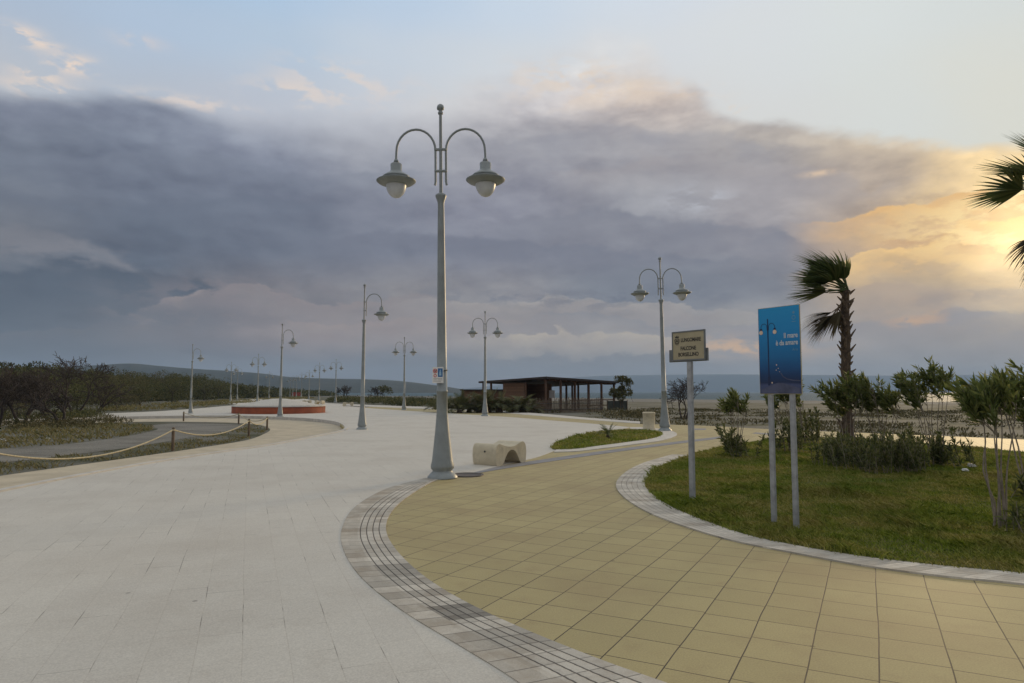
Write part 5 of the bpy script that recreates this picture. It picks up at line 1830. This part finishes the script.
def leafy(name, label, loc, h, w, seed, mat='scrub', n=2600, leaf=0.22, clumps=26, trunk=0.1, group=None, wind=(-0.1, 0, 0), low=0.12, cat='tree'):
    rng = np.random.default_rng(seed); rg = random.Random(seed)
    t = thing(name, label, cat, loc, group=group)
    tr = MB(); tips = []
    base_h = h * 0.30
    tr.tube([(0, 0, -0.1), (rg.uniform(-.1, .1), 0, base_h * 0.5), (rg.uniform(-.15, .15) + wind[0] * 0.5, 0, base_h)], [trunk, trunk * 0.8, trunk * 0.6], 7)
    for k in range(5):
        a = k * 1.26 + rg.uniform(-.3, .3)
        branch(tr, (wind[0] * 0.4, 0, base_h * 0.9), (math.cos(a) * 0.7, math.sin(a) * 0.7, 0.8), h * 0.33, trunk * 0.45, 1, rg, wind, tips, 2)
    tr.obj('trunk', M['bark_dark'], t, fix=False)
    parts = []
    for k in range(clumps):
        a = rng.uniform(0, 2 * np.pi); q = math.sqrt(rng.uniform(0, 1))
        zz = rng.uniform(low, 0.93)
        prof = math.sin(math.pi * min(max((zz - low * 0.5) / (1.05 - low * 0.5), 0.05), 0.95)) ** 0.6
        c = np.array([np.cos(a) * q * w * 0.5 * prof + wind[0] * zz * h * 0.5, np.sin(a) * q * w * 0.5 * prof, zz * h])
        rad = w * rng.uniform(0.10, 0.20)
        m_ = int(n / clumps)
        dv = nrm(rng.normal(size=(m_, 3)))
        pos = c + dv * (rad * rng.uniform(0.35, 1.0, m_) ** 0.6)[:, None] * np.array([1.15, 1.15, 0.8])
        dd = dv + np.array([wind[0] * 2, 0, 0.35]) + rng.normal(0, 0.5, (m_, 3))
        parts.append(leaves(pos, dd, leaf, leaf * 0.42, rng, 0.05))
    V, Fc = merge(parts)
    V[:, 2] = np.maximum(V[:, 2], 0.03)
    np_mesh('crown', V, Fc, M[mat], t)
    return t


g = P(622, 404, 62)
leafy('small_tree', 'small leafy tree standing right of the kiosk', (g.x - 0.1, 61, ZG), P(622, 374.5, 61).z - ZG, 1.75, 81, 'tree_leaf', 2600, 0.19, 18, 0.06, None, (-0.06, 0, 0), 0.38)
D = 150; gg = P(383, 400, D)
leafy('small_tree', 'tiny green tree on the far dune left of the slim lamp', (gg.x, D, ZG), 3.6, 3.2, 82, 'tree_leaf', 700, 0.35, 9, 0.10, None, (0, 0, 0), 0.4)

# maquis trees on the left, each its own; a few shapes shared between copies
GM = 'dark maquis trees on the left dune'
protos = [leafy('maquis_tree', 'x', (0, 0, 0), 4.4, 5.6, 90 + k, 'scrub' if k != 1 else 'scrub_b', 3600, 0.20, 30, 0.13, GM, (-0.10, 0, 0), 0.06) for k in range(3)]
mq = random.Random(8)
spots = []
place = [
    ('behind the tallest bare tree', 78, 60), ('at the left edge behind the bare trees', 6, 52), ('behind the bushy bare tree', 44, 56), ('right of the bare thicket', 104, 66),
    ('well right of the bare thicket', 122, 78), ('midway between the thicket and the single lamp', 140, 92), ('just left of the single lamp at the dark wood', 172, 112), ('outside the left edge', -30, 50),
    ('peeping over the left edge of the thicket', 26, 70), ('high behind the thicket', 62, 80), ('over the gap right of the tallest bare tree', 92, 90), ('second row right of the thicket', 114, 104),
    ('third row between thicket and lamp', 132, 124), ('close behind the lamp at the dark wood', 156, 138), ('right of the lamp at the dark wood', 204, 142), ('between the dark wood lamp and the planter', 218, 168)]
for i, (lab, px, D) in enumerate(place):
    src = protos[i % 3]
    o = src if i < 3 else copy_tree(src)
    o['label'] = ('olive toned' if i % 3 == 1 else 'dark green') + ' round maquis tree ' + lab
    g = P(px, 400, D)
    s = mq.uniform(0.85, 1.15) * (0.80 if D < 75 else (1.0 if D < 110 else 1.15))
    o.location = (g.x, D, ZG)
    o.scale = (s, s, s * mq.uniform(0.9, 1.05))
    o.rotation_euler = (0, 0, mq.uniform(0, 6.28))

# the farther wood as one mass
rng = np.random.default_rng(77)
parts = []
# crest line: screen height of the wood at given columns with distance
crest = [(-80, 360, 95), (0, 361, 100), (40, 361, 105), (90, 368, 115), (120, 371, 130), (150, 376, 150), (175, 374.5, 165), (200, 377, 180), (230, 381, 205), (260, 385, 240), (285, 388, 280), (310, 390, 320), (330, 391.3, 360)]
for i in range(len(crest) - 1):
    (x0, y0, d0_), (x1, y1, d1_) = crest[i], crest[i + 1]
    m_ = 34
    for k in range(m_):
        s = rng.uniform(0, 1)
        px, D = x0 + (x1 - x0) * s, d0_ + (d1_ - d0_) * s
        top = P(px, y0 + (y1 - y0) * s, D).z
        back = rng.uniform(0, 1)
        Dk = D * (0.86 + 0.22 * back)
        hgt = max(1.6, (top + 0.3) * (0.50 + 0.50 * back) * rng.uniform(0.86, 1.04))
        X = (px - CX) / F * Dk + rng.normal(0, 1.0)
        w = rng.uniform(1.4, 2.6) * (D / 150) ** 0.5
        n_ = int(150)
        dv = nrm(rng.normal(size=(n_, 3)))
        c = np.array([X, Dk, hgt - w * 0.75])
        pos = c + dv * np.array([w, w, w * 0.75]) * rng.uniform(0.6, 1.0, (n_, 1))
        parts.append(leaves(pos, dv + rng.normal(0, 0.4, (n_, 3)) + np.array([0, 0, 0.4]), 0.5 * (D / 150) ** 0.6, 0.28 * (D / 150) ** 0.6, rng, 0.05))
        n_ = 90
        pos = np.stack([X + rng.uniform(-w, w, n_), Dk + rng.uniform(-w, w, n_), rng.uniform(0, max(hgt - w, 0.4), n_)], 1)
        parts.append(leaves(pos, rng.normal(size=(n_, 3)) + np.array([0, 0, 0.6]), 0.6 * (D / 150) ** 0.6, 0.35 * (D / 150) ** 0.6, rng, 0.05))
V, Fc = merge(parts)
o = np_mesh('wood', V, Fc, M['scrub'])
tag(o, 'dense dark wood of maquis running into the distance on the left', 'wood', kind='stuff')


# scrub: low ground cover
def scrub_field(name, label, pts, mat, seed, n_clump, h, w, leafs=60, leaf=0.12):
    rng = np.random.default_rng(seed)
    parts = []
    done = 0
    P2 = [(p[0], p[1]) for p in pts]
    xs = [p[0] for p in P2]; ys = [p[1] for p in P2]
    while done < n_clump:
        X = rng.uniform(min(xs), max(xs), 200); Y = rng.uniform(min(ys), max(ys), 200)
        k = inside(P2, X, Y)
        for x, y in zip(X[k], Y[k]):
            if done >= n_clump: break
            if vnoise(np.array([x]), np.array([y]), 0.18, seed)[0] < rng.uniform(0.2, 0.7): continue
            s = rng.uniform(0.5, 1.3)
            dv = nrm(rng.normal(size=(leafs, 3))); dv[:, 2] = np.abs(dv[:, 2])
            pos = np.array([x, y, ZG]) + dv * np.array([w, w, h * 0.8]) * s * rng.uniform(0.5, 1, (leafs, 1))
            parts.append(leaves(pos, dv + rng.normal(0, 0.4, (leafs, 3)) + np.array([-0.2, 0, 0.5]), leaf, leaf * 0.4, rng, 0.05))
            done += 1
    V, Fc = merge(parts)
    o = np_mesh(name, V, Fc, M[mat])
    return tag(o, label, 'scrub', kind='stuff')


def wp(lst):
    return [((px - CX) / F * D, D) for px, D in lst]


scrub_field('scrub', 'low grey green beach scrub beyond the right path', wp([(600, 42), (700, 33), (800, 30), (1060, 24), (1060, 60), (800, 66), (640, 70)]), 'scrub_b', 101, 190, 0.12, 1.5, 70, 0.17)
scrub_field('scrub', 'dark low scrub along the far rim of the plaza left of the kiosk', wp([(330, 120), (380, 95), (440, 72), (450, 78), (440, 130), (335, 170)]), 'scrub', 102, 260, 1.0, 1.3, 60, 0.3)
scrub_field('scrub', 'dark scrub behind the kiosk hedge', wp([(436, 62), (500, 55), (560, 54), (640, 46), (650, 52), (560, 60), (440, 75)]), 'scrub_b', 103, 170, 0.55, 0.7, 60, 0.18)
scrub_field('scrub', 'scrubby weeds under the bare trees on the left', wp([(-60, 27), (40, 30), (110, 34), (130, 40), (100, 46), (-60, 44)]), 'scrub_b', 104, 110, 0.4, 0.6, 70, 0.14)
scrub_field('scrub', 'dark undergrowth filling the bare thicket on the left', wp([(-80, 34), (30, 36), (98, 42), (100, 52), (-80, 48)]), 'scrub', 105, 95, 0.7, 0.8, 80, 0.16)
scrub_field('scrub', 'straw coloured scrub between the wood and the pale promenade', wp([(100, 56), (180, 70), (235, 95), (320, 180), (300, 230), (220, 130), (110, 70)]), 'dry', 106, 220, 0.35, 1.3, 40, 0.3)

# ------------------------------------------------------------------ render settings
C.view_settings.view_transform = 'Standard'
C.view_settings.look = 'None'
C.view_settings.exposure = 0.1
C.view_settings.gamma = 1.0
C.view_settings.use_curve_mapping = False
C.cycles.use_denoising = True
C.cycles.max_bounces = 6
C.cycles.transparent_max_bounces = 8
C.cycles.volume_bounces = 0
C.cycles.volume_max_steps = 64
